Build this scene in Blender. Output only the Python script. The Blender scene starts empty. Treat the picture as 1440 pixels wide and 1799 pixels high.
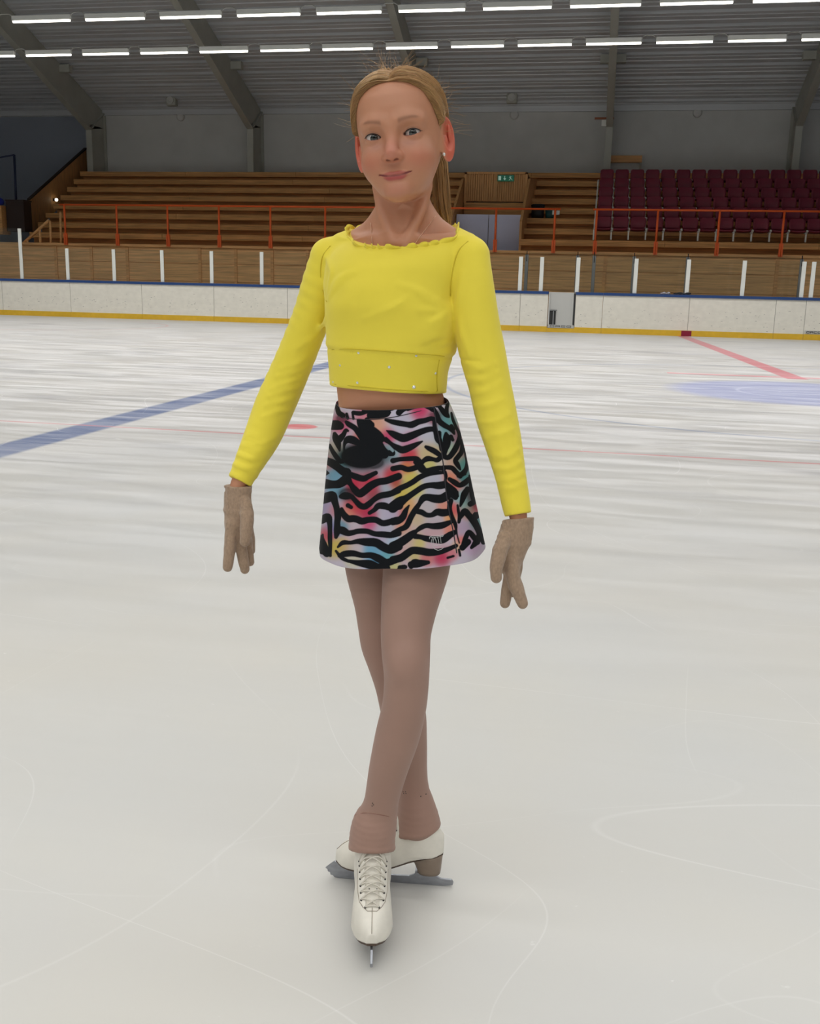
import bpy, math, random
import numpy as np
from mathutils import Vector, Matrix
from mathutils.bvhtree import BVHTree

random.seed(7)
RNG = np.random.default_rng(11)
SC = bpy.context.scene
COL = SC.collection

# ------------------------------------------------------------------ camera
FPX, CAM_H = 1750.0, 1.18
PITCH, ROLL, YAW = math.radians(12.75), math.radians(1.36), math.radians(10.7)


def rx(a):
    c, s = math.cos(a), math.sin(a)
    return np.array([[1, 0, 0], [0, c, -s], [0, s, c]])


def ry(a):
    c, s = math.cos(a), math.sin(a)
    return np.array([[c, 0, s], [0, 1, 0], [-s, 0, c]])


def rz(a):
    c, s = math.cos(a), math.sin(a)
    return np.array([[c, -s, 0], [s, c, 0], [0, 0, 1]])


RG = rx(math.pi / 2 - PITCH) @ rz(ROLL)        # figure frame (looking straight along +Y)
RW = rz(YAW) @ RG                              # rink frame
CAM = np.array([0, 0, CAM_H])


def ray(px, py, R=RW):
    return R @ np.array([(px - 720) / FPX, (899.5 - py) / FPX, -1.0])


def on_y(px, py, y):
    d = ray(px, py)
    return CAM + d * (y / d[1])


def on_x(px, py, x):
    d = ray(px, py)
    return CAM + d * (x / d[0])


def on_ice(px, py):
    d = ray(px, py)
    return CAM + d * (-CAM_H / d[2])


def pg(px, py, y):
    d = ray(px, py, RG)
    return CAM + d * (y / d[1])


def zc_of(p):
    return -((RG.T @ (np.asarray(p) - CAM))[2])


def proj_g(P):
    q = (np.asarray(P) - CAM) @ RG
    return 720 + FPX * q[..., 0] / -q[..., 2], 899.5 - FPX * q[..., 1] / -q[..., 2]


cd = bpy.data.cameras.new('camera')
cam = bpy.data.objects.new('camera', cd)
COL.objects.link(cam)
cd.sensor_fit = 'HORIZONTAL'
cd.sensor_width = 36
cd.lens = FPX * 36 / 1440
cd.clip_end = 200
mw = np.eye(4)
mw[:3, :3] = RW
mw[:3, 3] = CAM
cam.matrix_world = Matrix(mw.tolist())
SC.camera = cam


# ------------------------------------------------------------------ materials
def lin(c):
    c = np.asarray(c, float) / 255
    return np.where(c <= 0.04045, c / 12.92, ((c + 0.055) / 1.055) ** 2.4)


def rgba(c):
    return (*[float(v) for v in lin(c)], 1.0)


def newmat(name):
    m = bpy.data.materials.new(name)
    m.use_nodes = True
    nt = m.node_tree
    return m, nt, nt.nodes['Principled BSDF']


def setin(n, k, v):
    if k in n.inputs:
        n.inputs[k].default_value = v


def pm(name, col, rough=0.5, metal=0.0, noise=None, bump=None, sss=0, sheen=0, attr=False, coat=0, spec=0.5, emit=0, emitcol=(255, 255, 255), alpha=None):
    """principled material; noise=(scale,(sx,sy,sz),amount), bump=(scale,(sx,sy,sz),strength,distance)"""
    m, nt, b = newmat(name)
    L = nt.links
    b.inputs['Base Color'].default_value = rgba(col)
    b.inputs['Roughness'].default_value = rough
    b.inputs['Metallic'].default_value = metal
    setin(b, 'Specular IOR Level', spec)
    setin(b, 'Coat Weight', coat)
    setin(b, 'Sheen Weight', sheen)
    if sss:
        setin(b, 'Subsurface Weight', sss)
        b.inputs['Subsurface Radius'].default_value = (0.012, 0.005, 0.003)
        setin(b, 'Subsurface Scale', 0.6)
    if emit:
        b.inputs['Emission Color'].default_value = rgba(emitcol)
        b.inputs['Emission Strength'].default_value = emit
    src = None
    if attr:
        a = nt.nodes.new('ShaderNodeAttribute')
        a.attribute_name = 'Col'
        src = a.outputs['Color']
    tc = nt.nodes.new('ShaderNodeTexCoord')

    def mapped(sc):
        mp = nt.nodes.new('ShaderNodeMapping')
        mp.inputs['Scale'].default_value = sc
        L.new(tc.outputs['Object'], mp.inputs['Vector'])
        return mp.outputs[0]
    if noise:
        n = nt.nodes.new('ShaderNodeTexNoise')
        n.inputs['Scale'].default_value = noise[0]
        n.inputs['Detail'].default_value = 6
        L.new(mapped(noise[1]), n.inputs['Vector'])
        mr = nt.nodes.new('ShaderNodeMapRange')
        mr.inputs[1].default_value = 0.3
        mr.inputs[2].default_value = 0.7
        mr.inputs[3].default_value = 1 - noise[2]
        mr.inputs[4].default_value = 1 + noise[2]
        L.new(n.outputs[0], mr.inputs[0])
        vm = nt.nodes.new('ShaderNodeVectorMath')
        vm.operation = 'SCALE'
        if src is not None:
            L.new(src, vm.inputs[0])
        else:
            vm.inputs[0].default_value = rgba(col)[:3]
        L.new(mr.outputs[0], vm.inputs['Scale'])
        src = vm.outputs[0]
    if src is not None:
        L.new(src, b.inputs['Base Color'])
    if bump:
        n = nt.nodes.new('ShaderNodeTexNoise')
        n.inputs['Scale'].default_value = bump[0]
        n.inputs['Detail'].default_value = 4
        L.new(mapped(bump[1]), n.inputs['Vector'])
        bp = nt.nodes.new('ShaderNodeBump')
        bp.inputs['Strength'].default_value = bump[2]
        bp.inputs['Distance'].default_value = bump[3]
        L.new(n.outputs[0], bp.inputs['Height'])
        L.new(bp.outputs[0], b.inputs['Normal'])
    return m


# ------------------------------------------------------------------ object helpers
def link(o, parent=None):
    COL.objects.link(o)
    if parent is not None:
        o.parent = parent
    return o


def tag(o, label=None, cat=None, group=None, kind=None):
    if label:
        o['label'] = label
    if cat:
        o['category'] = cat
    if group:
        o['group'] = group
    if kind:
        o['kind'] = kind
    return o


def empty(name, loc=(0, 0, 0), rot=0.0):
    o = bpy.data.objects.new(name, None)
    o.empty_display_size = 0.1
    o.location = loc
    o.rotation_euler = (0, 0, rot)
    return link(o)


def np_mesh(name, V, F, mat=None, parent=None, smooth=True, colors=None):
    """V (n,3), F (m,4) or (m,3) arrays"""
    me = bpy.data.meshes.new(name)
    V = np.asarray(V, np.float32)
    F = np.asarray(F, np.int32)
    k = F.shape[1]
    me.vertices.add(len(V))
    me.vertices.foreach_set('co', V.ravel())
    me.loops.add(F.size)
    me.loops.foreach_set('vertex_index', F.ravel())
    me.polygons.add(len(F))
    me.polygons.foreach_set('loop_start', np.arange(0, F.size, k, dtype=np.int32))
    me.polygons.foreach_set('loop_total', np.full(len(F), k, np.int32))
    if smooth:
        me.polygons.foreach_set('use_smooth', np.ones(len(F), bool))
    me.update(calc_edges=True)
    me.validate()
    if colors is not None:
        a = me.color_attributes.new('Col', 'FLOAT_COLOR', 'POINT')
        c = np.ones((len(V), 4), np.float32)
        c[:, :3] = colors
        a.data.foreach_set('color', c.ravel())
    if mat:
        me.materials.append(mat)
    o = bpy.data.objects.new(name, me)
    return link(o, parent)


class MB:
    """collects boxes, prisms and tubes; build() links them as one mesh"""

    def __init__(s):
        s.v, s.f, s.mi, s.sm = [], [], [], []
        s.cur = 0

    def add(s, vs, fs, smooth=False):
        o = len(s.v)
        s.v += [tuple(float(c) for c in v) for v in vs]
        s.f += [tuple(i + o for i in f) for f in fs]
        s.mi += [s.cur] * len(fs)
        s.sm += [smooth] * len(fs)
        return s

    def box(s, x0, x1, y0, y1, z0, z1, b=0.0):
        if b <= 0:
            vs = [(x, y, z) for x in (x0, x1) for y in (y0, y1) for z in (z0, z1)]
            fs = [(0, 1, 3, 2), (4, 6, 7, 5), (0, 4, 5, 1), (2, 3, 7, 6), (0, 2, 6, 4), (1, 5, 7, 3)]
            return s.add(vs, fs)
        b = min(b, (x1 - x0) * .45, (y1 - y0) * .45, (z1 - z0) * .45)
        # chamfered box: octagonal loft in z
        def ring(i, z):
            xa, xb, ya, yb = x0 + i, x1 - i, y0 + i, y1 - i
            return [(xa + b, ya, z), (xb - b, ya, z), (xb, ya + b, z), (xb, yb - b, z), (xb - b, yb, z), (xa + b, yb, z), (xa, yb - b, z), (xa, ya + b, z)]
        bb = b * .6
        R = [ring(bb, z0), ring(0, z0 + bb), ring(0, z1 - bb), ring(bb, z1)]
        return s.loft(R, caps=True)

    def loft(s, R, caps=True, smooth=False, closed=True):
        n = len(R[0])
        vs = [p for r in R for p in r]
        fs = []
        for i in range(len(R) - 1):
            for j in range(n if closed else n - 1):
                k = (j + 1) % n
                fs.append((i * n + j, i * n + k, (i + 1) * n + k, (i + 1) * n + j))
        s.add(vs, fs, smooth)
        if caps and closed:
            o = len(s.v) - len(vs)
            s.f += [tuple(o + j for j in range(n))[::-1], tuple(o + (len(R) - 1) * n + j for j in range(n))]
            s.mi += [s.cur] * 2
            s.sm += [False] * 2
        return s

    def prism(s, pts, axis, a, b):
        """extrude a 2D polygon along axis 'x','y','z' from a to b"""
        def P(u, v, w):
            return {'x': (w, u, v), 'y': (u, w, v), 'z': (u, v, w)}[axis]
        return s.loft([[P(u, v, a) for u, v in pts], [P(u, v, b) for u, v in pts]])

    def tube(s, pts, r, n=8, caps=True, smooth=True):
        pts = [np.asarray(p, float) for p in pts]
        rs = r if hasattr(r, '__len__') else [r] * len(pts)
        R = []
        up = None
        for i, p in enumerate(pts):
            t = pts[min(i + 1, len(pts) - 1)] - pts[max(i - 1, 0)]
            t = t / (np.linalg.norm(t) + 1e-12)
            if up is None:
                up = np.array([0, 0, 1.0]) if abs(t[2]) < .9 else np.array([0, 1.0, 0])
            u = np.cross(t, up)
            u /= np.linalg.norm(u) + 1e-12
            w = np.cross(u, t)
            up = w
            R.append([p + rs[i] * (math.cos(a) * u + math.sin(a) * w) for a in [2 * math.pi * k / n for k in range(n)]])
        return s.loft(R, caps, smooth)

    def sphere(s, c, r, n=10, m=6):
        c = np.asarray(c, float)
        r = np.asarray(r if hasattr(r, '__len__') else [r] * 3, float)
        R = []
        for i in range(m + 1):
            ph = math.pi * (i + .001) / (m + .002) - math.pi / 2
            R.append([c + r * np.array([math.cos(ph) * math.cos(t), math.cos(ph) * math.sin(t), math.sin(ph)]) for t in [2 * math.pi * k / n for k in range(n)]])
        return s.loft(R, True, True)

    def mesh(s, name, mats):
        me = bpy.data.meshes.new(name)
        me.from_pydata(s.v, [], s.f)
        for m in (mats if isinstance(mats, (list, tuple)) else [mats]):
            me.materials.append(m)
        me.polygons.foreach_set('material_index', s.mi)
        me.polygons.foreach_set('use_smooth', s.sm)
        me.update()
        return me

    def build(s, name, mats, parent=None, loc=None):
        o = bpy.data.objects.new(name, s.mesh(name, mats))
        if loc is not None:
            o.location = loc
        return link(o, parent)


def copy_tree(o, parent=None):
    c = o.copy()
    COL.objects.link(c)
    if parent is not None:
        c.parent = parent
    for ch in o.children:
        copy_tree(ch, c)
    return c


ORD = ['first', 'second', 'third', 'fourth', 'fifth', 'sixth', 'seventh', 'eighth', 'ninth', 'tenth', 'eleventh', 'twelfth',
       'thirteenth', 'fourteenth', 'fifteenth', 'sixteenth', 'seventeenth', 'eighteenth', 'nineteenth', 'twentieth']
# light levels
LAMP_EMIT, ROW_SPREAD, WORLD, EXPOSURE = 6.0, 140.0, 0.05, 0.22
STRIP_W, STRIP_SPREAD = 400, 134
ROW_W = [420, 440, 440, 400, 280, 200, 240, 390, 540, 690, 690]
# =================================================================== the hall
Y_B, Y_S, Y_W = 29.3, 33.0, 42.1      # boards, stand front, back wall
STEP_D, STEP_H, STAND_Z = 0.95, 0.4, 2.38
LAMP_Z = 6.87


def ice_material():
    m, nt, b = newmat('ice_surface')
    L = nt.links
    N = nt.nodes.new
    geo = N('ShaderNodeNewGeometry')
    sep = N('ShaderNodeSeparateXYZ')
    L.new(geo.outputs['Position'], sep.inputs[0])
    X, Y = sep.outputs['X'], sep.outputs['Y']

    def ma(op, a, b_=None, c=None, clamp=False):
        n = N('ShaderNodeMath')
        n.operation = op
        n.use_clamp = clamp
        for i, v in enumerate((a, b_, c)):
            if v is None:
                continue
            if isinstance(v, (int, float)):
                n.inputs[i].default_value = v
            else:
                L.new(v, n.inputs[i])
        return n.outputs[0]

    def noise(scale, detail=4, stretch=(1, 1, 1), rot=0.0, dist=0.0, rough=.5, off=0):
        mp = N('ShaderNodeMapping')
        mp.inputs['Scale'].default_value = stretch
        mp.inputs['Rotation'].default_value = (0, 0, rot)
        mp.inputs['Location'].default_value = (off, off * .7, 0)
        L.new(geo.outputs['Position'], mp.inputs['Vector'])
        n = N('ShaderNodeTexNoise')
        n.inputs['Scale'].default_value = scale
        n.inputs['Detail'].default_value = detail
        n.inputs['Roughness'].default_value = rough
        n.inputs['Distortion'].default_value = dist
        L.new(mp.outputs[0], n.inputs['Vector'])
        return n.outputs[0]

    def mix(fac, a, b_):
        n = N('ShaderNodeMix')
        n.data_type = 'RGBA'
        for sock, v in ((n.inputs[0], fac), (n.inputs[6], a), (n.inputs[7], b_)):
            if isinstance(v, (int, float)):
                sock.default_value = v
            elif isinstance(v, tuple):
                sock.default_value = rgba(v)
            else:
                L.new(v, sock)
        return n.outputs[2]

    def ramp(v, lo, hi):
        n = N('ShaderNodeMapRange')
        n.inputs[1].default_value = lo
        n.inputs[2].default_value = hi
        L.new(v, n.inputs[0])
        return n.outputs[0]

    def iso(scale, width, stretch=(1, 1, 1), rot=0., off=0, dist=0.0):
        """thin curved skate marks: isolines of a slow noise"""
        v = noise(scale, 0.0, stretch, rot, dist, off=off)
        d = ma('ABSOLUTE', ma('SUBTRACT', v, .5))
        return ma('SUBTRACT', 1.0, ma('DIVIDE', d, width), clamp=True)

    col = mix(ramp(noise(.55, 3), .35, .68), ICE_A, ICE_B)
    col = mix(ma('MULTIPLY', ramp(noise(1.7, 5, off=4), .45, .75), .30), col, ICE_C)
    # wear haze: denser scratching away from the camera side of the rink (a resurfaced strip near y<4)
    worn = ramp(ma('ADD', Y, ma('MULTIPLY', noise(.3, 2, off=9), 3.0)), 4.2, 9.5)
    col = mix(ma('MULTIPLY', worn, .55), col, (170, 168, 166))
    streak = ramp(noise(2.2, 8, (.35, 2.2, 1), .12, .6, .62), .42, .66)
    col = mix(ma('MULTIPLY', ma('MULTIPLY', streak, worn), .55), col, (222, 221, 222))
    dk = ramp(noise(1.5, 7, (.3, 1.5, 1), -.1, .8, .6, off=21), .52, .72)
    col = mix(ma('MULTIPLY', ma('MULTIPLY', dk, worn), .48), col, (138, 138, 145))

    # painted lines under the ice
    def band(v, c, w, soft):
        d = ma('ABSOLUTE', ma('SUBTRACT', v, c))
        return ma('DIVIDE', ma('SUBTRACT', w + soft, d), 2 * soft, clamp=True)
    def ringm(cx, cy, r, w, soft=.02):
        d = ma('SQRT', ma('ADD', ma('POWER', ma('SUBTRACT', X, cx), 2.0), ma('POWER', ma('SUBTRACT', Y, cy), 2.0)))
        return band(d, r, w, soft)
    def disc(cx, cy, r, soft=.02):
        d = ma('SQRT', ma('ADD', ma('POWER', ma('SUBTRACT', X, cx), 2.0), ma('POWER', ma('SUBTRACT', Y, cy), 2.0)))
        return ma('DIVIDE', ma('SUBTRACT', r + soft, d), 2 * soft, clamp=True)
    worn_paint = ma('SUBTRACT', 1.0, ma('MULTIPLY', streak, .35))
    def paint(c, mask, colr, k):
        return mix(ma('MULTIPLY', ma('MULTIPLY', mask, k), worn_paint), c, colr)
    col = paint(col, ringm(*CENTER, CENTER_R, .03), (120, 135, 165), .6)
    col = paint(col, disc(*CENTER, 1.55, .15), (150, 158, 200), .75)
    col = paint(col, ringm(*CENTER, .75, .02), (215, 218, 235), .5)
    col = paint(col, band(X, -4.08, .16, .025), (68, 92, 140), .86)
    cx = ma('ADD', X, ma('MULTIPLY', ma('SUBTRACT', Y, Y_B), .047))
    col = paint(col, ma('MULTIPLY', band(cx, 2.12, .15, .02), ma('GREATER_THAN', Y, 15.3)), (196, 96, 108), .8)
    col = paint(col, band(Y, 7.53, .022, .012), (200, 110, 115), .72)
    col = paint(col, ma('MULTIPLY', band(Y, 15.6, .11, .04), ma('GREATER_THAN', X, .95)), (215, 130, 140), .7)
    col = paint(col, disc(-2.50, 8.07, .155, .012), (200, 90, 95), .85)
    col = paint(col, ringm(-14.5, 24.2, 3.2, .035, .03), (205, 150, 145), .6)
    col = paint(col, disc(-14.5, 24.2, .35, .05), (150, 150, 155), .5)

    # skate marks and snow flecks
    for sc, w, st, rot, off, k in ((.55, .0007, (1, 1, 1), 0, 0, .34), (.8, .0009, (1, .5, 1),   .6, 13, .24), (.5, .0006, (1, 1, 1), 0, 31, .22),
                                   (1.3, .0015, (.4, 1, 1), -.3, 47, .16), (.9, .0012, (.3, 1.4, 1), .25, 77, .4)):
        msk = iso(sc, w, st, rot, off, .4)
        brk = ramp(noise(1.1, 2, off=off + 3), .46, .58)
        col = mix(ma('MULTIPLY', ma('MULTIPLY', msk, brk), ma('MULTIPLY', ma('ADD', ma('MULTIPLY', worn, .6), .4), k)), col, (255, 255, 255))
    fl = ramp(noise(38, 3, (.6, 1, 1), 0, 0, .6, off=5), .70, .78)
    flk = ramp(noise(.9, 3, off=15), .45, .7)
    col = mix(ma('MULTIPLY', ma('MULTIPLY', fl, flk), .6), col, (255, 255, 255))
    L.new(col, b.inputs['Base Color'])
    rgh = ma('ADD', ICE_ROUGH, ma('MULTIPLY', streak, .18))
    L.new(rgh, b.inputs['Roughness'])
    setin(b, 'Specular IOR Level', .3)
    bp = N('ShaderNodeBump')
    bp.inputs['Strength'].default_value = .12
    bp.inputs['Distance'].default_value = .004
    L.new(noise(9, 6, (.5, 1, 1), .1), bp.inputs['Height'])
    L.new(bp.outputs[0], b.inputs['Normal'])
    return m


ICE_A, ICE_B, ICE_C = (202, 200, 194), (197, 198, 197), (204, 200, 189)
ICE_ROUGH = .34
c0 = on_ice(1405, 690)
CENTER = (float(c0[0]), float(c0[1]))
CENTER_R = float(np.hypot(*(on_ice(876, 648) - c0)[:2]))

wood = pm('stand_timber', (208, 154, 94), .62, noise=(3.0, (.35, 9, 9), .28), bump=(14, (.3, 6, 6), .2, .01))
wood_f = pm('front_panel_timber_lit', (240, 190, 130), .6, noise=(3.0, (.35, 9, 9), .24), bump=(14, (.3, 6, 6), .2, .01))  # lighter copy of the stand timber; stronger light on the wall put into its colour
wood_l = pm('pale_timber', (232, 176, 116), .6, noise=(3.0, (.4, 9, 9), .18))
wood_v = pm('slat_timber', (206, 152, 94), .6, noise=(4.0, (9, 9, .5), .22))
wallm = pm('grey_wall_paint', (206, 207, 205), .85, noise=(1.2, (1, 1, 1), .04))
steelm = pm('grey_frame_paint', (176, 177, 168), .55, noise=(1.5, (1, 1, 1), .06))
roofm = pm('roof_deck_metal', (204, 207, 210), .45, metal=.2, noise=(1.2, (.1, 3, 3), .08))
orange = pm('orange_rail_paint', (250, 106, 44), .45)
white_p = pm('white_post_paint', (236, 238, 232), .4)
boardm = pm('white_board_plastic', (236, 232, 220), .42, noise=(5, (1, 1, 1.6), .05))
scuffm = pm('board_seam_grey', (172, 168, 160), .6)
yellow_k = pm('yellow_kick_strip', (226, 182, 50), .4, noise=(6, (1, 1, 1), .06))
bluecap = pm('blue_cap_plastic', (36, 70, 128), .4)
crimson = pm('crimson_marker', (140, 24, 56), .45)
galv = pm('galvanised_steel', (150, 152, 152), .38, metal=.6)
steel_s = pm('stainless_sheet', (206, 206, 202), .38, metal=.2)
dark_g = pm('dark_recess', (50, 50, 50), .7)
concrete = pm('concrete', (120, 116, 110), .9, noise=(2, (1, 1, 1), .1))
maroon = pm('maroon_seat_plastic', (124, 34, 54), .42, spec=.4)
greylamp = pm('lamp_housing', (196, 197, 192), .5)
wirem = pm('cable_sheath', (150, 150, 145), .5)
tubem = pm('lit_tube', (255, 250, 238), .4, emit=LAMP_EMIT, emitcol=(255, 250, 236))
lilac = pm('lilac_panel', (206, 210, 236), .6)
blackm = pm('black_plastic', (24, 24, 27), .5)
tealm = pm('teal_plastic', (20, 74, 74), .5)


def glass_mat():
    m, nt, b = newmat('rink_glass')
    out = nt.nodes['Material Output']
    nt.nodes.remove(b)
    t = nt.nodes.new('ShaderNodeBsdfTransparent')
    t.inputs[0].default_value = (.965, .975, .965, 1)
    g = nt.nodes.new('ShaderNodeBsdfGlossy')
    g.inputs['Roughness'].default_value = .06
    fr = nt.nodes.new('ShaderNodeFresnel')
    fr.inputs[0].default_value = 1.45
    mx = nt.nodes.new('ShaderNodeMixShader')
    nt.links.new(fr.outputs[0], mx.inputs[0])
    nt.links.new(t.outputs[0], mx.inputs[1])
    nt.links.new(g.outputs[0], mx.inputs[2])
    nt.links.new(mx.outputs[0], out.inputs['Surface'])
    return m


glassm = glass_mat()


def struct(name, mb, mat, **k):
    o = mb.build(name, mat)
    o['kind'] = 'structure'
    return o


# floor (ice) and concrete behind the boards
m_ice = ice_material()
struct('floor', MB().box(-34, 22, -20, Y_B + .02, -.1, 0), m_ice)
struct('floor_concrete', MB().box(-34, 22, Y_B + .03, Y_W + .3, -.1, -.005), concrete)
struct('wall_back', MB().box(-34, 22, Y_W, Y_W + .3, -.1, 8.6), wallm)
struct('wall_back_blue_cast', MB().box(-27, -22.05, Y_W - .04, Y_W - .01, 2, 8.0), pm('cool_light_tint', (148, 155, 168), .85))  # added panel; its blue-grey colour stands in for a cool light cast
struct('wall_left', MB().box(-27.3, -27, 0, Y_W, -.1, 18), wallm)


# ceiling: corrugated roof deck, ridge line above the middle of the rink
def roof():
    mb = MB()
    per = .735
    prof = [(0, 0), (.22, 0), (.24, .05), (.28, .05), (.30, 0), (.52, 0), (.535, .06), (.565, .06), (.58, 0), (.74, 0), (.77, .24), (.94, .24), (.97, 0), (1.0, 0)]
    sl = .357
    n = int(27.6 / per)
    lower, upper = [], []
    for side in (1, -1):
        pts = []
        for i in range(n):
            for u, d in prof[:-1]:
                yy = (i + u) * per
                pts.append((Y_W + .2 - yy, 8.13 + sl * yy + d))
        if side == -1:
            ym = Y_W + .2 - n * per
            pts = [(2 * ym - y, z) for y, z in reversed(pts)]
        lower += pts
    vs, fs = [], []
    for y, z in lower:
        vs += [(-34, y, z), (22, y, z)]
    k = len(lower)
    for i in range(k - 1):
        fs.append((2 * i, 2 * i + 1, 2 * i + 3, 2 * i + 2))
    for y, z in lower:
        vs += [(-34, y, z + .3), (22, y, z + .3)]
    for i in range(k - 1):
        fs.append((2 * k + 2 * i, 2 * k + 2 * i + 2, 2 * k + 2 * i + 3, 2 * k + 2 * i + 1))
    mb.add(vs, fs)
    # eaves beam closing the wall top
    mb.box(-34, 22, Y_W - .12, Y_W, 8.03, 8.32)
    return mb


struct('ceiling', roof(), roofm)

# steel portal frames
FX = [-21.77, -14.68, -7.5, -.36, 6.49]
names = ['at the left end of the stand', 'standing between the left wall panels', 'half hidden behind the head of the skater',
         'above the left edge of the maroon seats', 'at the far right of the hall']
for i, (fx, nm) in enumerate(zip(FX, names)):
    root = empty('steel_portal_frame', (fx, Y_W - .7, 0))
    tag(root, 'grey steel portal frame ' + nm, 'steel frame', 'portal frames of the hall')
    y0 = Y_W - .7
    w = .13
    c = MB()
    c.box(-w, w, -.62, -.55, 5.6, 7.33)
    c.box(-.03, .03, -.55, .62, 5.6, 7.5)
    c.box(-w, w, .62, .68, 5.6, 8.0)
    c.build('column', steelm, root)
    r = MB()
    rl = lambda y: 8.13 + .357 * (Y_W + .2 - y)
    # web
    ka, kb, kc = (40.80, 7.30), (33.68, 10.22), (14.4, 17.0)
    poly = [(ka[0] - y0, ka[1]), (kb[0] - y0, kb[1]), (kc[0] - y0, kc[1]), (kc[0] - y0, rl(kc[0]) - .02), (Y_W - .02 - y0, rl(Y_W) - .02), (Y_W - .02 - y0, 7.5)]
    r.prism(poly, 'x', -.03, .03)
    for (ya, za), (yb, zb) in ((ka, kb), (kb, kc)):
        r.prism([(ya - y0, za - .05), (yb - y0, zb - .05), (yb - y0, zb + .02), (ya - y0, za + .02)], 'x', -w, w)
    r.prism([(ka[0] - y0, ka[1] - .04), (Y_W - .02 - y0, 8.12), (Y_W - .02 - y0, 8.18), (ka[0] - y0, ka[1] + .02)], 'x', -w, w)
    r.build('rafter', steelm, root)
    # purlin cleats
    for sx in (-1, 1):
        MB().box(min(sx * .03, sx * .45), max(sx * .03, sx * .45), 38.6 - y0, 38.85 - y0, rl(38.7) - .32, rl(38.7) - .05).build('cleat', steelm, root)

# strip lights: two rows in view
def make_light():
    root = empty('ceiling_strip_light')
    h = MB()
    l = LIGHT_LEN
    h.box(0, l, -.055, .055, .07, .18, .015)
    h.build('housing', greylamp, root)
    t = MB()
    sec = [(-.036, .07), (-.034, .045), (-.02, .034), (.02, .034), (.034, .045), (.036, .07)]
    t.loft([[(x, a * s, b) for a, b in sec] for x, s in ((.015, .8), (.05, 1), (l - .05, 1), (l - .015, .8))], True)
    t.build('diffuser', tubem, root)
    w = MB()
    g = LIGHT_PITCH - l
    w.tube([(l, 0, .15), (l + .02, 0, .19), (l + g * .25, 0, .225), (l + g * .75, 0, .225), (l + g - .02, 0, .19), (l + g, 0, .15)], .012, 6)
    w.build('cable', wirem, root)
    return root


rows = []
for (Yl, xa, xb, n, nm) in ((26.0, on_y(46, 100, 26)[0], on_y(1277, 82, 26)[0], 11, 'lower row'), (22.7, on_y(22, 36, 22.7)[0], on_y(1158, 12, 22.7)[0], 8, 'upper row')):
    rows.append((Yl, xa, (xb - xa) / n, nm))
LIGHT_PITCH = sum(r[2] for r in rows) / 2
LIGHT_LEN = LIGHT_PITCH * .80
lproto = None
for Yl, xa, p, nm in rows:
    x = xa - p
    for i in range(14 if nm == 'lower row' else 11):
        if lproto is None:
            lproto = o = make_light()
        else:
            o = copy_tree(lproto)
        o.location = (x, Yl, LAMP_Z)
        o.scale = (p / LIGHT_PITCH, 1, 1)
        tag(o, f'lit white strip light, {ORD[i]} from the left in the {nm} of hanging lamps', 'ceiling light', 'strip lights in the ' + nm)
        x += p

for yl in (26.0, 22.7):      # light thrown down by the two rows in view
    ld = bpy.data.lights.new('strip_lamp_row', 'AREA')
    ld.shape = 'RECTANGLE'
    ld.size, ld.size_y = 34, .05
    ld.energy = STRIP_W
    ld.color = (1, .985, .955)
    ld.spread = math.radians(STRIP_SPREAD)
    o = link(bpy.data.objects.new('strip_lamp_row', ld))
    o.location = (-6, yl, LAMP_Z + .028)

# further lamp rows, out of the frame; rearmost ones added to light the skater's front
for i, yl in enumerate([19.4, 16.1, 12.8, 9.5, 6.2, 2.9, -.4, -3.7, -7.0, -10.3, -13.6]):
    ld = bpy.data.lights.new('unseen_lamp_row', 'AREA')
    ld.shape = 'RECTANGLE'
    ld.size, ld.size_y = 34, .12
    ld.energy = ROW_W[i]
    ld.color = (1, .985, .955)
    ld.spread = math.radians(ROW_SPREAD)
    o = link(bpy.data.objects.new('unseen_lamp_row', ld))
    o.location = (-4, yl, LAMP_Z)

# ------------------------------------------------------------------ dasher boards
def bx(px, y=Y_B, py=545):
    return float(on_y(px, py, y)[0])


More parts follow.
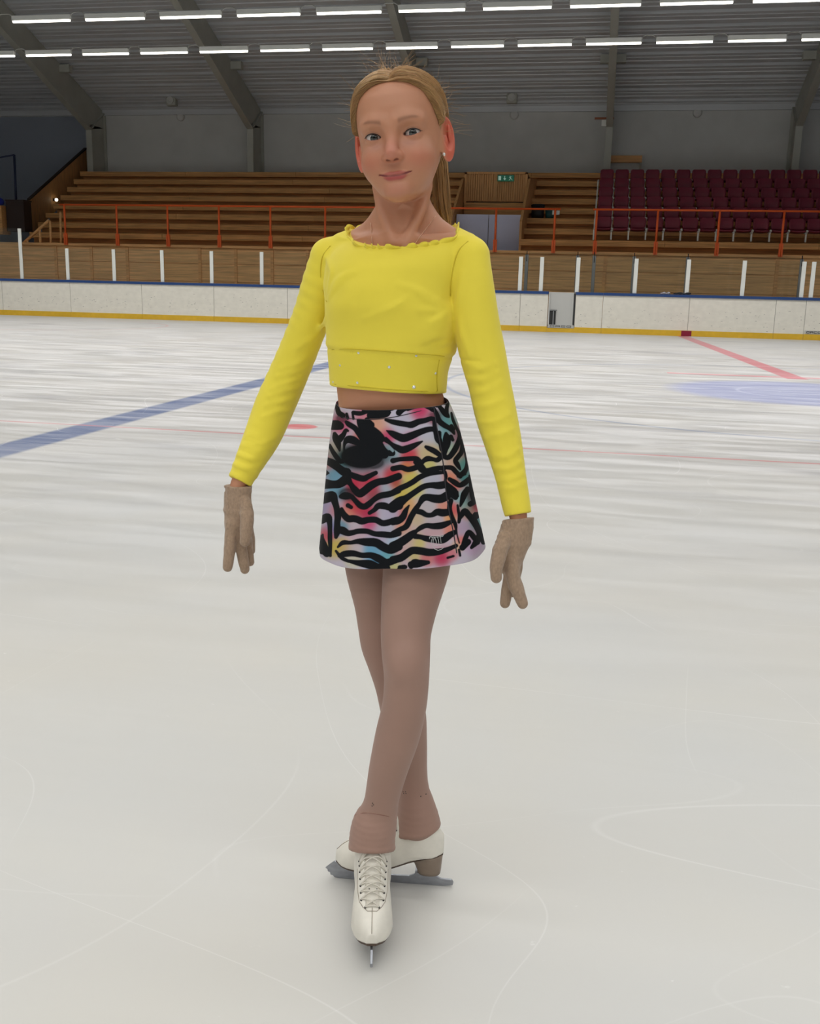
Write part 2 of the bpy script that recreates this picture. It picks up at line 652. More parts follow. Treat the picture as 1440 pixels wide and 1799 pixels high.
def make_board(x0, x1, label, gate=False, plate=False):
    root = empty('dasher_board', ((x0 + x1) / 2, Y_B, 0))
    tag(root, label, 'rink board', 'white dasher boards along the rink')
    w = (x1 - x0) / 2
    if gate:
        d = MB()
        d.box(-w + .012, w - .012, .05, .10, .20, 1.12)
        d.box(-w + .012, -w + .05, 0, .05, .16, 1.12)
        d.box(w - .10, w - .06, .01, .05, .20, 1.10)
        d.box(-w + .012, w - .012, 0, .1, .12, .2)
        d.build('gate_leaf', steel_s, root)
        MB().box(w - .05, w - .012, .02, .05, .18, 1.10).build('hinge_gap', dark_g, root)
        k = MB().box(-w + .05, -w + .23, .02, .05, .21, .62)
        k.build('latch_recess', dark_g, root)
        MB().box(-w + .15, -w + .18, -.005, .02, .21, .62).box(-w + .05, -w + .26, -.005, .02, .6, .63).build('latch', galv, root)
        MB().box(-w, w, -.004, .1, 0, .12).build('kick_plate', yellow_k, root)
        maker_plate(root, -w + .03, w - .03, .125, .21)
        return root
    f = MB()
    f.box(-w + .006, w - .006, 0, .08, .0, 1.06)
    f.build('face_panel', boardm, root)
    MB().box(-w + .0, -w + .006, .004, .07, .0, 1.06).build('seam', scuffm, root)
    MB().box(-w + .003, w - .003, -.012, .0, .0, .155).build('kick_plate', yellow_k, root)
    MB().box(-w + .001, w - .001, -.03, .14, 1.06, 1.135).build('cap_rail', bluecap, root)
    rr = random.Random(int(x0 * 100))
    sc = MB()
    for _ in range(int(w * 26)):
        a = rr.uniform(-w + .1, w - .1)
        zz = min(1.0, max(.18, rr.gauss(.5, .16)))
        l = rr.uniform(.01, .05)
        sc.box(a, a + l, -.0015, 0, zz, zz + rr.uniform(.004, .014))
    sc.build('scuff_marks', scuffm, root)['kind'] = 'stuff'
    if plate:
        maker_plate(root, -w + .03, -w + .50, .165, .255)
    return root


def maker_plate(root, x0, x1, z0, z1):
    p = MB().box(x0, x1, -.016, -.002, z0, z1).build('maker_plate', steel_s, root)
    h = z1 - z0
    a, b = z0 + h * .2, z1 - h * .2
    W = (x1 - x0 - .08) / 4
    t = .012
    yy0, yy1 = -.02, -.016
    D = MB()
    for i, ch in enumerate('DACO'):
        l = x0 + .04 + i * W + W * .08
        r = l + W * .8
        if ch in 'DO':
            D.box(l, l + t, yy0, yy1, a, b).box(r - t, r, yy0, yy1, a, b).box(l, r, yy0, yy1, a, a + t).box(l, r, yy0, yy1, b - t, b)
        elif ch == 'A':
            D.box(l, l + t, yy0, yy1, a, b).box(r - t, r, yy0, yy1, a, b).box(l, r, yy0, yy1, b - t, b).box(l, r, yy0, yy1, (a + b) / 2 - t, (a + b) / 2)
        else:
            D.box(l, l + t, yy0, yy1, a, b).box(l, r, yy0, yy1, a, a + t).box(l, r, yy0, yy1, b - t, b)
    D.build('lettering', dark_g, p)


edges = [-250, -122, 6, 125, 250, 376, 505, 632, 770, 913, 962, 1010, 1058, 1210, 1362, 1415, 1520]
blab = ['white rink board at the far left edge, beyond the tall glass post', None, 'white rink board below the two leftmost short white glass posts',
        'white rink board second from the left short posts, below the third post', 'white rink board just left of the board beside the yellow sleeve',
        'white rink board touching the left yellow sleeve of the skater', 'white rink board mostly hidden by the left yellow sleeve',
        'white rink board hidden behind the waist of the skater', 'white rink board appearing right of the right yellow sleeve',
        'narrow white rink board just left of the steel gate', 'steel gate with maker plate set into the white rink boards',
        'narrow white rink board just right of the steel gate', 'white rink board ending at the crimson kick strip marker',
        'wide white rink board just right of the crimson kick strip marker', 'narrow white rink board left of the maker plate at the right edge',
        'white rink board with a maker plate at the right edge']
for i in range(len(edges) - 1):
    if i == 1:
        continue
    x0 = bx(edges[0 if i == 0 else i])
    if i == 0:
        x0, x1 = bx(-250), bx(6)
    else:
        x1 = bx(edges[i + 1])
    make_board(x0, x1, blab[i], gate=(i == 10), plate=(i == 15))
mk = MB().box(bx(1196, py=587), bx(1214, py=587), Y_B - .02, Y_B - .0125, .005, .15).build('centre_line_marker', crimson)
tag(mk, 'crimson square marker on the yellow kick strip at the red line', 'marker')

# rink glass: each bay is a post and the pane to its right
post_x = [-18.17, -16.59, -15.03, -13.44, -11.84, -10.25, -8.65, -7.05, -5.45, -3.9, -2.50, -1.90, -.88, .72, 2.14, 3.62, 5.17, 5.42]
plab = ['behind the tall white post at the left end'] + [f'with the {ORD[i]} short white post right of the tall post' for i in range(9)] + \
       ['with the white post just right of the yellow sleeve', 'with the white post left of the steel gate', 'with the white post at the right edge of the steel gate',
        'with the second white post past the steel gate', 'with the white post above the crimson marker', 'with the white post right of the crimson marker',
        'with the left post of the close pair', 'with the right post of the close pair']
for i, (x, lb) in enumerate(zip(post_x, plab)):
    h = 1.53 if i == 0 else .95
    root = empty('rink_glass', (x, Y_B + .06, 1.136))
    tag(root, 'clear rink glass bay ' + lb, 'rink glass', 'rink glass bays on the boards')
    MB().box(-.055, .055, -.02, .03, 0, h, .008).build('post', white_p, root)
    nx = post_x[i + 1] if i + 1 < len(post_x) else 7.6
    if nx - x > .3:
        MB().box(.06, nx - x - .06, -.001, .011, 0, .95).build('pane', glassm, root)
    if i == 0:
        MB().box(-3.2, -.06, -.001, .011, 0, 1.53).build('pane', glassm, root)
# rear glass of the players bench
rg = [(924, 'left of the steel gate'), (1013, 'above the steel gate'), (1042, 'just right of the steel gate'), (1112, 'left of the dark gloves'), (1206, 'behind the dark gloves'), (1406, 'near the right edge')]
rgx = [float(on_y(px, 480, 31.0)[0]) for px, _ in rg]
for i, (x, (px, nm)) in enumerate(zip(rgx, rg)):
    root = empty('bench_glass', (x, 31.0, 0))
    tag(root, f'rear bench glass bay with a grey metal post {nm}', 'bench glass', 'rear glass bays of the bench')
    MB().box(-.05, .05, -.03, .03, 0, 2.2, .008).build('post', galv, root)
    MB().box(-.012, .012, -.034, .03, 2.0, 2.3, .004).build('clip', blackm, root)
    if i + 1 < len(rgx):
        g = MB().box(.05, rgx[i + 1] - x - .05, -.006, .006, 0.0, 2.28).build('pane', glassm, root)
# dark gloves left on the boards
for j, (pa, pb, lb) in enumerate(((1160, 1176, 'pale grey cloth lying on the blue board top'), (1184, 1212, 'black glove lying on the blue board top'))):
    xa, xb = bx(pa, py=516), bx(pb, py=516)
    mb = MB()
    for q in range(4):
        t = (q + .5) / 4
        mb.sphere((xa + (xb - xa) * t, Y_B + .0, 1.138 + .02 + .012 * (q % 2)), ((xb - xa) / 5, .028, .02 + .012 * (q % 2)), 10, 6)
    o = mb.build('glove' if j else 'cloth', blackm if j else pm('pale_cloth', (170, 165, 170), .9))
    tag(o, lb, 'glove' if j else 'cloth')

# ------------------------------------------------------------------ grandstand
XL = -20.4
XR = 11.0
VX0, VX1 = float(on_y(808, 360, 36)[0]), float(on_y(924, 360, 36)[0])    # stair opening
gs = empty('timber_grandstand', (-5, Y_S, 0))
tag(gs, 'stepped brown timber grandstand with bench rows behind the rink boards', 'grandstand')


def rel(mb):
    mb.v = [(x + 5, y - Y_S, z) for x, y, z in mb.v]
    return mb


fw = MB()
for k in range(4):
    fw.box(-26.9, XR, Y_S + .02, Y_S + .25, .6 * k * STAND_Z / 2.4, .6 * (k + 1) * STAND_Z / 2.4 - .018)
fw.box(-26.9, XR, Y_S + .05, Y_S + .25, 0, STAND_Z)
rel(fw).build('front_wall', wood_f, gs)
rel(MB().box(XL, XR, Y_S - .06, Y_S + .02, STAND_Z - .085, STAND_Z, .01)).build('edge_board', wood_l, gs)
for px in (99, 161, 224, 284, 351, 414, 478, 540, 1062, 1365):
    x = float(on_y(px, 470, Y_S)[0])
    rel(MB().box(x - .05, x + .05, Y_S - .02, Y_S + .02, 0, STAND_Z - .1)).build('batten', wood_l, gs)


def step(k, x0, x1):
    y0 = Y_S + STEP_D * k
    z = STAND_Z + STEP_H * k
    mb = MB()
    # riser set back under an overhanging bench plank
    mb.box(x0, x1, y0 + .28, y0 + STEP_D + .3, z - STEP_H, z - .02)
    n = max(1, int((x1 - x0) / 4.2))
    for i in range(n):
        a, b = x0 + (x1 - x0) * i / n, x0 + (x1 - x0) * (i + 1) / n
        mb.box(a + .003, b - .003, y0, y0 + .5, z - .19, z, .008)
    mb.box(x0, x1, y0 + .5, y0 + STEP_D + .28, z - .05, z - .01)
    return rel(mb).build('bench_step', wood, gs)


rel(MB().box(-26.9, XR, Y_S + .25, Y_S + STEP_D + .3, STAND_Z - .1, STAND_Z)).build('walkway', wood, gs)
for k in range(1, 9):
    if k < 5:
        step(k, XL - .22 * k, VX0)
        step(k, VX1, XR)
    else:
        step(k, XL - .22 * k, XR) if k > 6 else (step(k, XL - .22 * k, VX0), step(k, VX1, XR))

# exit booth over the stair opening
ys = 36.6
zt, zb = float(on_y(870, 303, ys)[2]), float(on_y(870, 354, ys)[2])
vw = (VX1 - VX0) / 2
bt = empty('exit_booth', ((VX0 + VX1) / 2, ys, 0))
tag(bt, 'slatted timber booth over the stair opening with the exit sign', 'booth')
sc = MB()
nsl = 26
for i in range(nsl):
    a = -vw + .12 + (2 * vw - .24) * i / nsl
    dy = .0 if i % 2 else .03
    sc.box(a + .004, a + (2 * vw - .24) / nsl - .02, dy, dy + .03, zb + .02, zt - .06)
sc.box(-vw + .1, vw - .1, .06, .1, zb, zt)
sc.build('slat_screen', wood_v, bt)
MB().box(-vw + .04, vw - .04, -.03, .12, zt - .06, zt).box(-.07, .07, -.02, .03, zb, zt).box(-vw + .04, -vw + .13, -.03, .1, zb - .05, zt).box(vw - .13, vw - .04, -.03, .1, zb - .05, zt).build('screen_frame', wood_v, bt)
MB().box(-vw + .1, vw - .1, .0, 3.6, zt - .02, zt + .02).build('booth_roof', wood_l, bt)
MB().box(-vw + .06, vw - .06, -.02, .1, zb - .55, zb - .04).build('lintel_board', wood, bt)
for s, nm in ((-1, 'side_panel'), (1, 'side_panel')):
    xx = s * (vw + .02)
    MB().prism([(-2.6, STAND_Z), (-2.6, 3.35), (.0, zt - .2), (3.0, zt + .1), (3.0, STAND_Z)], 'x', xx - .04, xx + .04).build('side_panel', wood_v, bt)
dz1 = float(on_y(870, 377, 34.9)[2])
d = MB().box(VX0 + .05, (VX0 + VX1) / 2 - .01, 34.9, 34.95, STAND_Z + .0, dz1).box((VX0 + VX1) / 2 + .01, VX1 - .05, 34.9, 34.95, STAND_Z + .0, dz1)
struct('door_1', d, lilac)
struct('wall_stairwell', MB().box(VX0 + .05, VX1 - .05, 39.3, 39.4, STAND_Z, zt - .05), pm('stairwell_wall', (120, 110, 100), .8))

# exit sign
zs = float(on_y(888, 313, ys - .1)[2])
xs = float(on_y(888, 313, ys - .1)[0])
es = empty('exit_sign', (xs, ys - .1, zs))
tag(es, 'green and white emergency exit sign on the slatted booth', 'exit sign')
sw = .29
MB().box(-sw, sw, 0, .06, -.105, .105, .008).build('sign_box', pm('exit_green', (24, 110, 82), .4, emit=.12, emitcol=(24, 110, 82)), es)
pw = pm('pictogram_white', (200, 235, 220), .5, emit=.15, emitcol=(200, 235, 220))
pg_ = MB().box(-sw + .035, -sw + .13, -.004, 0, -.07, .07)
pg_.build('door_pictogram', pw, es)
ar = MB().box(-.045, -.02, -.004, 0, -.01, .075).prism([(-.085, -.005), (.02, -.005), (-.032, -.075)], 'y', -.004, 0)
ar.build('arrow_pictogram', pw, es)
mn = MB().sphere((.15, -.002, .06), (.016, .003, .016), 10, 5)
for a, b, r in (((.155, .04), (.18, -.01), .013), ((.155, .035), (.115, .02), .008), ((.155, .035), (.205, .045), .008), ((.18, -.01), (.145, -.03), .01), ((.145, -.03), (.12, -.07), .009), ((.18, -.01), (.215, -.045), .01), ((.215, -.045), (.24, -.07), .008)):
    mn.tube([(a[0], -.002, a[1]), (b[0], -.002, b[1])], r, 6)
mn.v = [(x, max(-.005, min(0, y)), z) for x, y, z in mn.v]
mn.build('runner_pictogram', pw, es)

# waste bins on the steps
def bin_(px0, px1, pt, pb, mat_, label, lidm):
    y = Y_S + STEP_D * 3 + .3
    z = STAND_Z + STEP_H * 3
    x0, x1 = float(on_y(px0, pb, y)[0]), float(on_y(px1, pb, y)[0])
    h = float(on_y(px0, pt, y)[2]) - z
    r = (x1 - x0) / 2
    root = empty('waste_bin', ((x0 + x1) / 2, y + r * .6, z))
    tag(root, label, 'bin')
    mb = MB()
    mb.loft([[(s * r * math.cos(a), s * r * math.sin(a) * .6, zz) for a in [2 * math.pi * q / 20 for q in range(20)]] for s, zz in ((.86, 0), (.92, h * .4), (.98, h * .88))], True, True)
    mb.build('body', mat_, root)
    mb = MB()
    mb.loft([[(s * r * math.cos(a), s * r * math.sin(a) * .6, zz) for a in [2 * math.pi * q / 20 for q in range(20)]] for s, zz in ((1.0, h * .88), (1.02, h * .94), (.8, h))], True, True)
    mb.build('lid', lidm, root)
    return root, r, h


bin_(931, 955, 358, 389, blackm, 'black waste bin on the steps right of the booth', blackm)
b2, r2, h2 = bin_(956, 977, 366, 389, tealm, 'dark teal waste bin with a white note beside the black bin', blackm)
MB().box(.05, .3, -r2 * .66, -r2 * .62, h2 * .4, h2 * .8).build('paper_note', white_p, b2)

# orange hand rails
def rail(pxs, px_start, px_end, label):
    z = 3.66
    yr = Y_S - .09
    x0, x1 = float(on_y(px_start, 366, yr)[0]), float(on_y(px_end, 366, yr)[0])
    root = empty('orange_handrail', ((x0 + x1) / 2, yr, STAND_Z))
    tag(root, label, 'handrail', 'orange hand rails of the stand')
    c = (x0 + x1) / 2
    MB().tube([(x0 - c, 0, z - STAND_Z), (x1 - c, 0, z - STAND_Z)], .032, 10).build('top_rail', orange, root)
    for px in pxs:
        x = float(on_y(px, 410, yr)[0]) - c
        p = MB().tube([(x, 0, -.05), (x, 0, z - STAND_Z)], .035, 8)
        p.box(x - .06, x + .06, -.03, .035, -.06, .33)
        p.build('post', orange, root)


rail([115, 206, 295, 385, 475, 571, 667, 763, 870, 973], 105, 985, 'long orange hand rail with posts along the timber rows at left')
rail([1046, 1153, 1261, 1374, 1490], 1042, 1520, 'orange hand rail in front of the maroon seats')

# ------------------------------------------------------------------ maroon seats
def make_seat():
    root = empty('stadium_seat')
    b = MB()
    n = 9
    R = []
    for zz, yy, w, th in ((.40, .20, .205, .03), (.45, .185, .235, .035), (.60, .20, .245, .035), (.70, .235, .24, .033), (.755, .26, .215, .03), (.775, .27, .17, .02)):
        rr = []
        for q in range(n):
            t = q / (n - 1) * 2 - 1
            rr.append((w * t, yy - .035 * (t * t) - 0, zz))
        for q in range(n):
            t = 1 - q / (n - 1) * 2
            rr.append((w * t, yy + th - .035 * (t * t), zz))
        R.append(rr)
    b.loft(R, True, True)
    b.build('backrest', maroon, root)
    s = MB()
    R = []
    for yy, zz, w, th in ((-.19, .385, .17, .03), (-.185, .40, .215, .05), (-.1, .40, .23, .06), (.1, .375, .23, .06), (.19, .38, .21, .05)):
        R.append([(w * (q / 4 - 1), yy, zz - .02 * math.sin(q / 8 * math.pi)) for q in range(9)] + [(w * (1 - q / 4), yy, zz - th - .015 * math.sin(q / 8 * math.pi)) for q in range(9)])
    s.loft(R, True, True)
    s.build('seat', maroon, root)
    f = MB()
    f.box(.23, .28, -.07, .0, .04, .33, .006)
    f.box(.22, .30, -.02, .2, .30, .35, .006)
    f.build('bracket', white_p, root)
    f = MB().sphere((.272, -.10, .37), .042, 8, 5).sphere((.245, -.085, .30), .03, 8, 5)
    f.build('hinge', white_p, root)
    return root


seat0 = None
rown = ['front row', 'second row', 'third row', 'fourth row', 'fifth row', 'top row']
for k in range(1, 7):
    y = Y_S + STEP_D * k + .25
    z = STAND_Z + STEP_H * k
    x = float(on_y(1060, 400, y)[0])
    for i in range(16):
        if seat0 is None:
            seat0 = o = make_seat()
        else:
            o = copy_tree(seat0)
        o.location = (x + .545 * i, y, z)
        tag(o, f'maroon folding stadium seat, {ORD[i]} from the aisle in the {rown[k - 1]}', 'seat', 'maroon seats in the ' + rown[k - 1])
# aisle end brackets
for k in range(1, 7):
    y = Y_S + STEP_D * k + .25
    z = STAND_Z + STEP_H * k
    x = float(on_y(1060, 400, y)[0]) - .53
    f = MB().box(.2, .25, -.06, .0, 0.02, .33, .006).box(.2, .26, -.04, .2, .30, .35, .006).sphere((.24, -.08, .36), .03, 8, 5)
    o = f.build('seat_end_bracket', white_p, None, (x, y, z))
    tag(o, f'white end bracket beside the aisle seat of the {rown[k - 1]}', 'bracket', 'white brackets at the aisle')

# portal behind the seats
pr = empty('timber_doorway', (float(on_y(1092, 290, 42.0)[0]) + .12, 41.95, 0))
tag(pr, 'grey doorway with a pale timber lintel on the back wall above the seats', 'doorway')
w = float(on_y(1121, 290, 42.0)[0] - on_y(1063, 290, 42.0)[0]) / 2
zt2, zl = float(on_y(1092, 274, 42.0)[2]), float(on_y(1092, 286, 42.0)[2])
MB().box(-w, w, -.1, .1, zl, zt2).build('lintel', wood_l, pr)
MB().box(-w + .05, w - .05, .05, .1, 5.0, zl).build('panel', wallm, pr)
MB().box(w - .09, w, -.04, .1, 5.0, zl).build('jamb', steelm, pr)

# sensor box on the frame above the seats
z1 = float(on_y(1061, 211, 40.7)[2])
x1 = float(on_y(1061, 211, 40.7)[0])
so = empty('wall_sensor', (x1, Y_W - 1.36, z1))
tag(so, 'small white sensor box under an orange bar on the steel column', 'sensor')
MB().box(-.09, .09, -.1, 0, -.22, .0, .01).build('sensor_box', white_p, so)
MB().box(-.36, .36, -.06, 0, .03, .1).build('mounting_bar', pm('rust_bar', (150, 84, 52), .6), so)

# loudspeakers below the eaves, round vents on the wall
for px, py, lb in ((301, 177, 'small grey loudspeaker under the roof edge left of the skater'), (899, 172, 'small grey loudspeaker under the roof edge right of the skater')):
    p = on_y(px, py, 41.2)
    r = empty('loudspeaker', p)
    tag(r, lb, 'loudspeaker', 'loudspeakers under the roof edge')
    MB().box(-.2, .2, -.1, .2, -.2, .2, .03).build('speaker_mount', steelm, r)
    MB().loft([[(s * math.cos(a), yy, s * math.sin(a)) for a in [2 * math.pi * q / 20 for q in range(20)]] for s, yy in ((.14, -.1), (.16, -.16), (.13, -.165), (.05, -.12))], True, True).build('cone', greylamp, r)
    MB().tube([(.0, .2, .1), (.0, .55, .15)], .03, 8).build('bracket', steelm, r)
for px, py, lb in ((317, 205, 'round grey vent on the wall below the left loudspeaker'), (903, 202, 'round grey vent on the wall below the right loudspeaker'), (1225, 198, 'round grey vent hanging on the wall above the maroon seats')):
    p = on_y(px, py, Y_W - .04)
    mb = MB().loft([[(s * math.cos(a), yy, s * math.sin(a)) for a in [2 * math.pi * q / 24 for q in range(24)]] for s, yy in ((.17, .04), (.17, -.03), (.14, -.06), (.06, -.07))], True, True)
    o = mb.build('wall_vent', wallm, None, p)
    tag(o, lb, 'vent', 'round wall vents')

# ------------------------------------------------------------------ things at the left end of the stand
xp = XL - 2.15
def plane_pts(pts, x):
    return [tuple(on_x(px, py, x)[1:]) for px, py in pts]
tp = plane_pts([(50, 352), (150, 262)], xp)
poly = [(tp[0][0], tp[0][1]), (tp[1][0], tp[1][1]), (tp[1][0], tp[1][1] - 1.3), (tp[0][0], tp[0][1] - 1.3)]
sp = empty('stair_side_panel', (xp, Y_S, 0))
tag(sp, 'sloping timber side panel at the left end of the stand', 'side panel')
MB().prism([(a - Y_S, b) for a, b in poly], 'x', -.04, .04).build('planking', wood_v, sp)
(a0, b0), (a1, b1) = poly[:2]
MB().prism([(a0 - Y_S, b0), (a1 - Y_S, b1), (a1 - Y_S, b1 + .06), (a0 - Y_S, b0 + .06)], 'x', -.06, .06).build('cap', pm('dark_cap', (52, 36, 26), .6), sp)

yl = 33.3
def wp(px, py, y=yl):
    return np.array(on_y(px, py, y), float)
hr = empty('stair_handrail', wp(62, 440))
o0 = wp(62, 440)
tag(hr, 'sloping timber stair handrail at the left end behind the glass', 'handrail')
MB().tube([wp(38, 430) - o0, wp(86, 387) - o0], .05, 6).build('top_rail', wood_l, hr)
for px, pt in ((48, 420), (70, 403), (88, 388), (106, 372)):
    MB().tube([wp(px, pt) - o0, wp(px + 2, 447) - o0], .045, 6).build('baluster', wood_l, hr)
cb = MB().box(-.35, .35, -.2, .3, 0, 1.05).box(-.37, .37, -.22, .32, 1.05, 1.1)
o = cb.build('dark_cabinet', pm('dark_wood', (46, 28, 24), .6), None, wp(34, 407, 34.2))
tag(o, 'dark brown cabinet beside the sloping timber panel', 'cabinet')
cb = MB().box(-1.0, .02, -.2, .3, 0, .95).box(-1.02, .04, -.22, .3, .95, 1.0)
o = cb.build('timber_counter', wood, None, wp(10, 412, 34.0))
tag(o, 'brown timber counter at the left edge beside the dark cabinet', 'counter')
p = wp(41, 378, 35.0)
fe = empty('fire_extinguisher', p)
tag(fe, 'red fire extinguisher beside the sloping timber panel', 'fire extinguisher')
MB().loft([[(s * math.cos(a), s * math.sin(a), zz) for a in [2 * math.pi * q / 14 for q in range(14)]] for s, zz in ((.07, 0), (.08, .02), (.08, .36), (.05, .42), (.025, .44))], True, True).build('cylinder', pm('extinguisher_red', (170, 24, 34), .4), fe)
MB().tube([(0, 0, .44), (0, 0, .48), (.08, -.02, .5)], .018, 6).build('valve', blackm, fe)
bb = MB()
for q in range(3):
    bb.sphere((-.12 + .12 * q, 0, .14), (.15, .14, .15), 10, 7)
o = bb.build('blue_bag', pm('blue_cloth', (28, 44, 140), .8), None, wp(-2, 412, 34.0) + np.array([0, 0, 1.0]))
tag(o, 'blue bag on the timber counter at the left edge', 'bag')
npole = empty('net_frame', wp(30, 400, 34.6))
o1 = wp(30, 400, 34.6)
tag(npole, 'dark blue pole with a cross bar at the left edge', 'pole')
dkb = pm('dark_blue_pole', (24, 34, 66), .5)
MB().tube([np.zeros(3), wp(25, 272, 34.6) - o1], .045, 8).build('upright', dkb, npole)
MB().tube([wp(25, 272, 34.6) - o1, wp(-20, 280, 34.6) - o1], .03, 8).build('crossbar', dkb, npole)
p = wp(94, 351, 38)
wl = empty('wall_lamp', on_x(94, 351, xp + .04))
tag(wl, 'tiny lit white lamp on the sloping timber panel', 'lamp')
MB().box(-.04, .08, -.05, .05, -.05, .05).build('lamp_base', blackm, wl)
MB().sphere((.13, 0, 0), .065, 12, 8).build('lamp_globe', pm('lit_globe', (255, 250, 235), .4, emit=3, emitcol=(255, 244, 220)), wl)
# =================================================================== implicit surfaces for the figure
def smin(a, b, k):
    h = np.clip(.5 + .5 * (b - a) / k, 0, 1)
    return b * (1 - h) + a * h - k * h * (1 - h)


def smax(a, b, k):
    return -smin(-a, -b, k)


def catmull(pts, n):
    P = np.asarray(pts, float)
    P = np.vstack([2 * P[0] - P[1], P, 2 * P[-1] - P[-2]])
    out = []
    for i in range(1, len(P) - 2):
        for t in np.linspace(0, 1, n, endpoint=False):
            p0, p1, p2, p3 = P[i - 1], P[i], P[i + 1], P[i + 2]
            out.append(.5 * ((2 * p1) + (-p0 + p2) * t + (2 * p0 - 5 * p1 + 4 * p2 - p3) * t * t + (-p0 + 3 * p1 - 3 * p2 + p3) * t ** 3))
    out.append(P[-2])
    return np.array(out)


class Chain:
    """smooth tapered tube through stations (x,y,z,r); 'arc' length is available for wrinkles"""

    def __init__(s, st, n=5, scale=None):
        s.q = catmull(st, n)
        seg = np.linalg.norm(np.diff(s.q[:, :3], axis=0), axis=1)
        s.arc = np.concatenate([[0], np.cumsum(seg)])
        s.sc = None if scale is None else np.asarray(scale, float)   # metric scale per axis (>1 = thinner)
        R = s.q[:, 3].max() + .03
        s.lo, s.hi = s.q[:, :3].min(0) - R, s.q[:, :3].max(0) + R

    def __call__(s, P, grow=0.0, arc=False):
        d = np.full(len(P), .3, np.float32)
        t = np.zeros(len(P), np.float32)
        m = np.all((P > s.lo - grow) & (P < s.hi + grow), axis=1)
        if m.any():
            Q = P[m]
            q = s.q[:, :3]
            if s.sc is not None:
                Q = Q * s.sc
                q = q * s.sc
            best = np.full(len(Q), 9., np.float32)
            bt = np.zeros(len(Q), np.float32)
            for i in range(len(q) - 1):
                a, b = q[i], q[i + 1]
                ba = b - a
                l2 = float(ba @ ba) + 1e-12
                h = np.clip(((Q - a) @ ba) / l2, 0, 1)
                dd = np.linalg.norm(Q - a - h[:, None] * ba, axis=1) - (s.q[i, 3] + h * (s.q[i + 1, 3] - s.q[i, 3]))
                w = dd < best
                best[w] = dd[w]
                bt[w] = (s.arc[i] + h * (s.arc[i + 1] - s.arc[i]))[w]
            if s.sc is not None:
                best = best / max(1., float(s.sc.max())) ** .5
            d[m] = best - grow
            t[m] = bt
        return (d, t) if arc else d


class Loft:
    """vertical loft of rotated superellipses; stations (z,cx,cy,a,b)"""

    def __init__(s, st, phi=0., n=2.2):
        st = np.array(sorted([tuple(x) for x in st]))
        z = np.linspace(st[0, 0], st[-1, 0], 80)
        s.z0, s.z1 = z[0], z[-1]
        # smooth interpolation
        tab = [np.interp(z, st[:, 0], st[:, i]) for i in range(1, 5)]
        k = np.array([1, 2, 3, 2, 1.]) / 9
        s.tab = [np.convolve(np.pad(t, 2, mode='edge'), k, 'valid') for t in tab]
        s.z = z
        s.c, s.s_, s.n = math.cos(phi), math.sin(phi), n

    def __call__(s, P, grow=0.0):
        z = P[:, 2]
        cx, cy, a, b = [np.interp(z, s.z, t) for t in s.tab]
        a = a + grow
        b = b + grow
        dx, dy = P[:, 0] - cx, P[:, 1] - cy
        u = np.abs(dx * s.c + dy * s.s_) / a
        v = np.abs(-dx * s.s_ + dy * s.c) / b
        r = (u ** s.n + v ** s.n) ** (1 / s.n)
        d = (r - 1) * np.minimum(a, b)
        return np.maximum(d, np.maximum(s.z0 - z, z - s.z1)).astype(np.float32)


def ell(P, c, r, R=None):
    Q = P - np.asarray(c)
    if R is not None:
        Q = Q @ R
    r = np.asarray(r, float)
    k0 = np.linalg.norm(Q / r, axis=1)
    k1 = np.linalg.norm(Q / (r * r), axis=1) + 1e-9
    return (k0 * (k0 - 1) / k1).astype(np.float32)


def wob(P, f, seed=0):
    """cheap smooth pseudo noise in [-1,1]"""
    r = np.random.default_rng(seed)
    o = 0
    for i in range(5):
        w = r.normal(size=3) * f
        o = o + np.sin(P @ w + r.uniform(0, 6.3))
    return o / 3.0


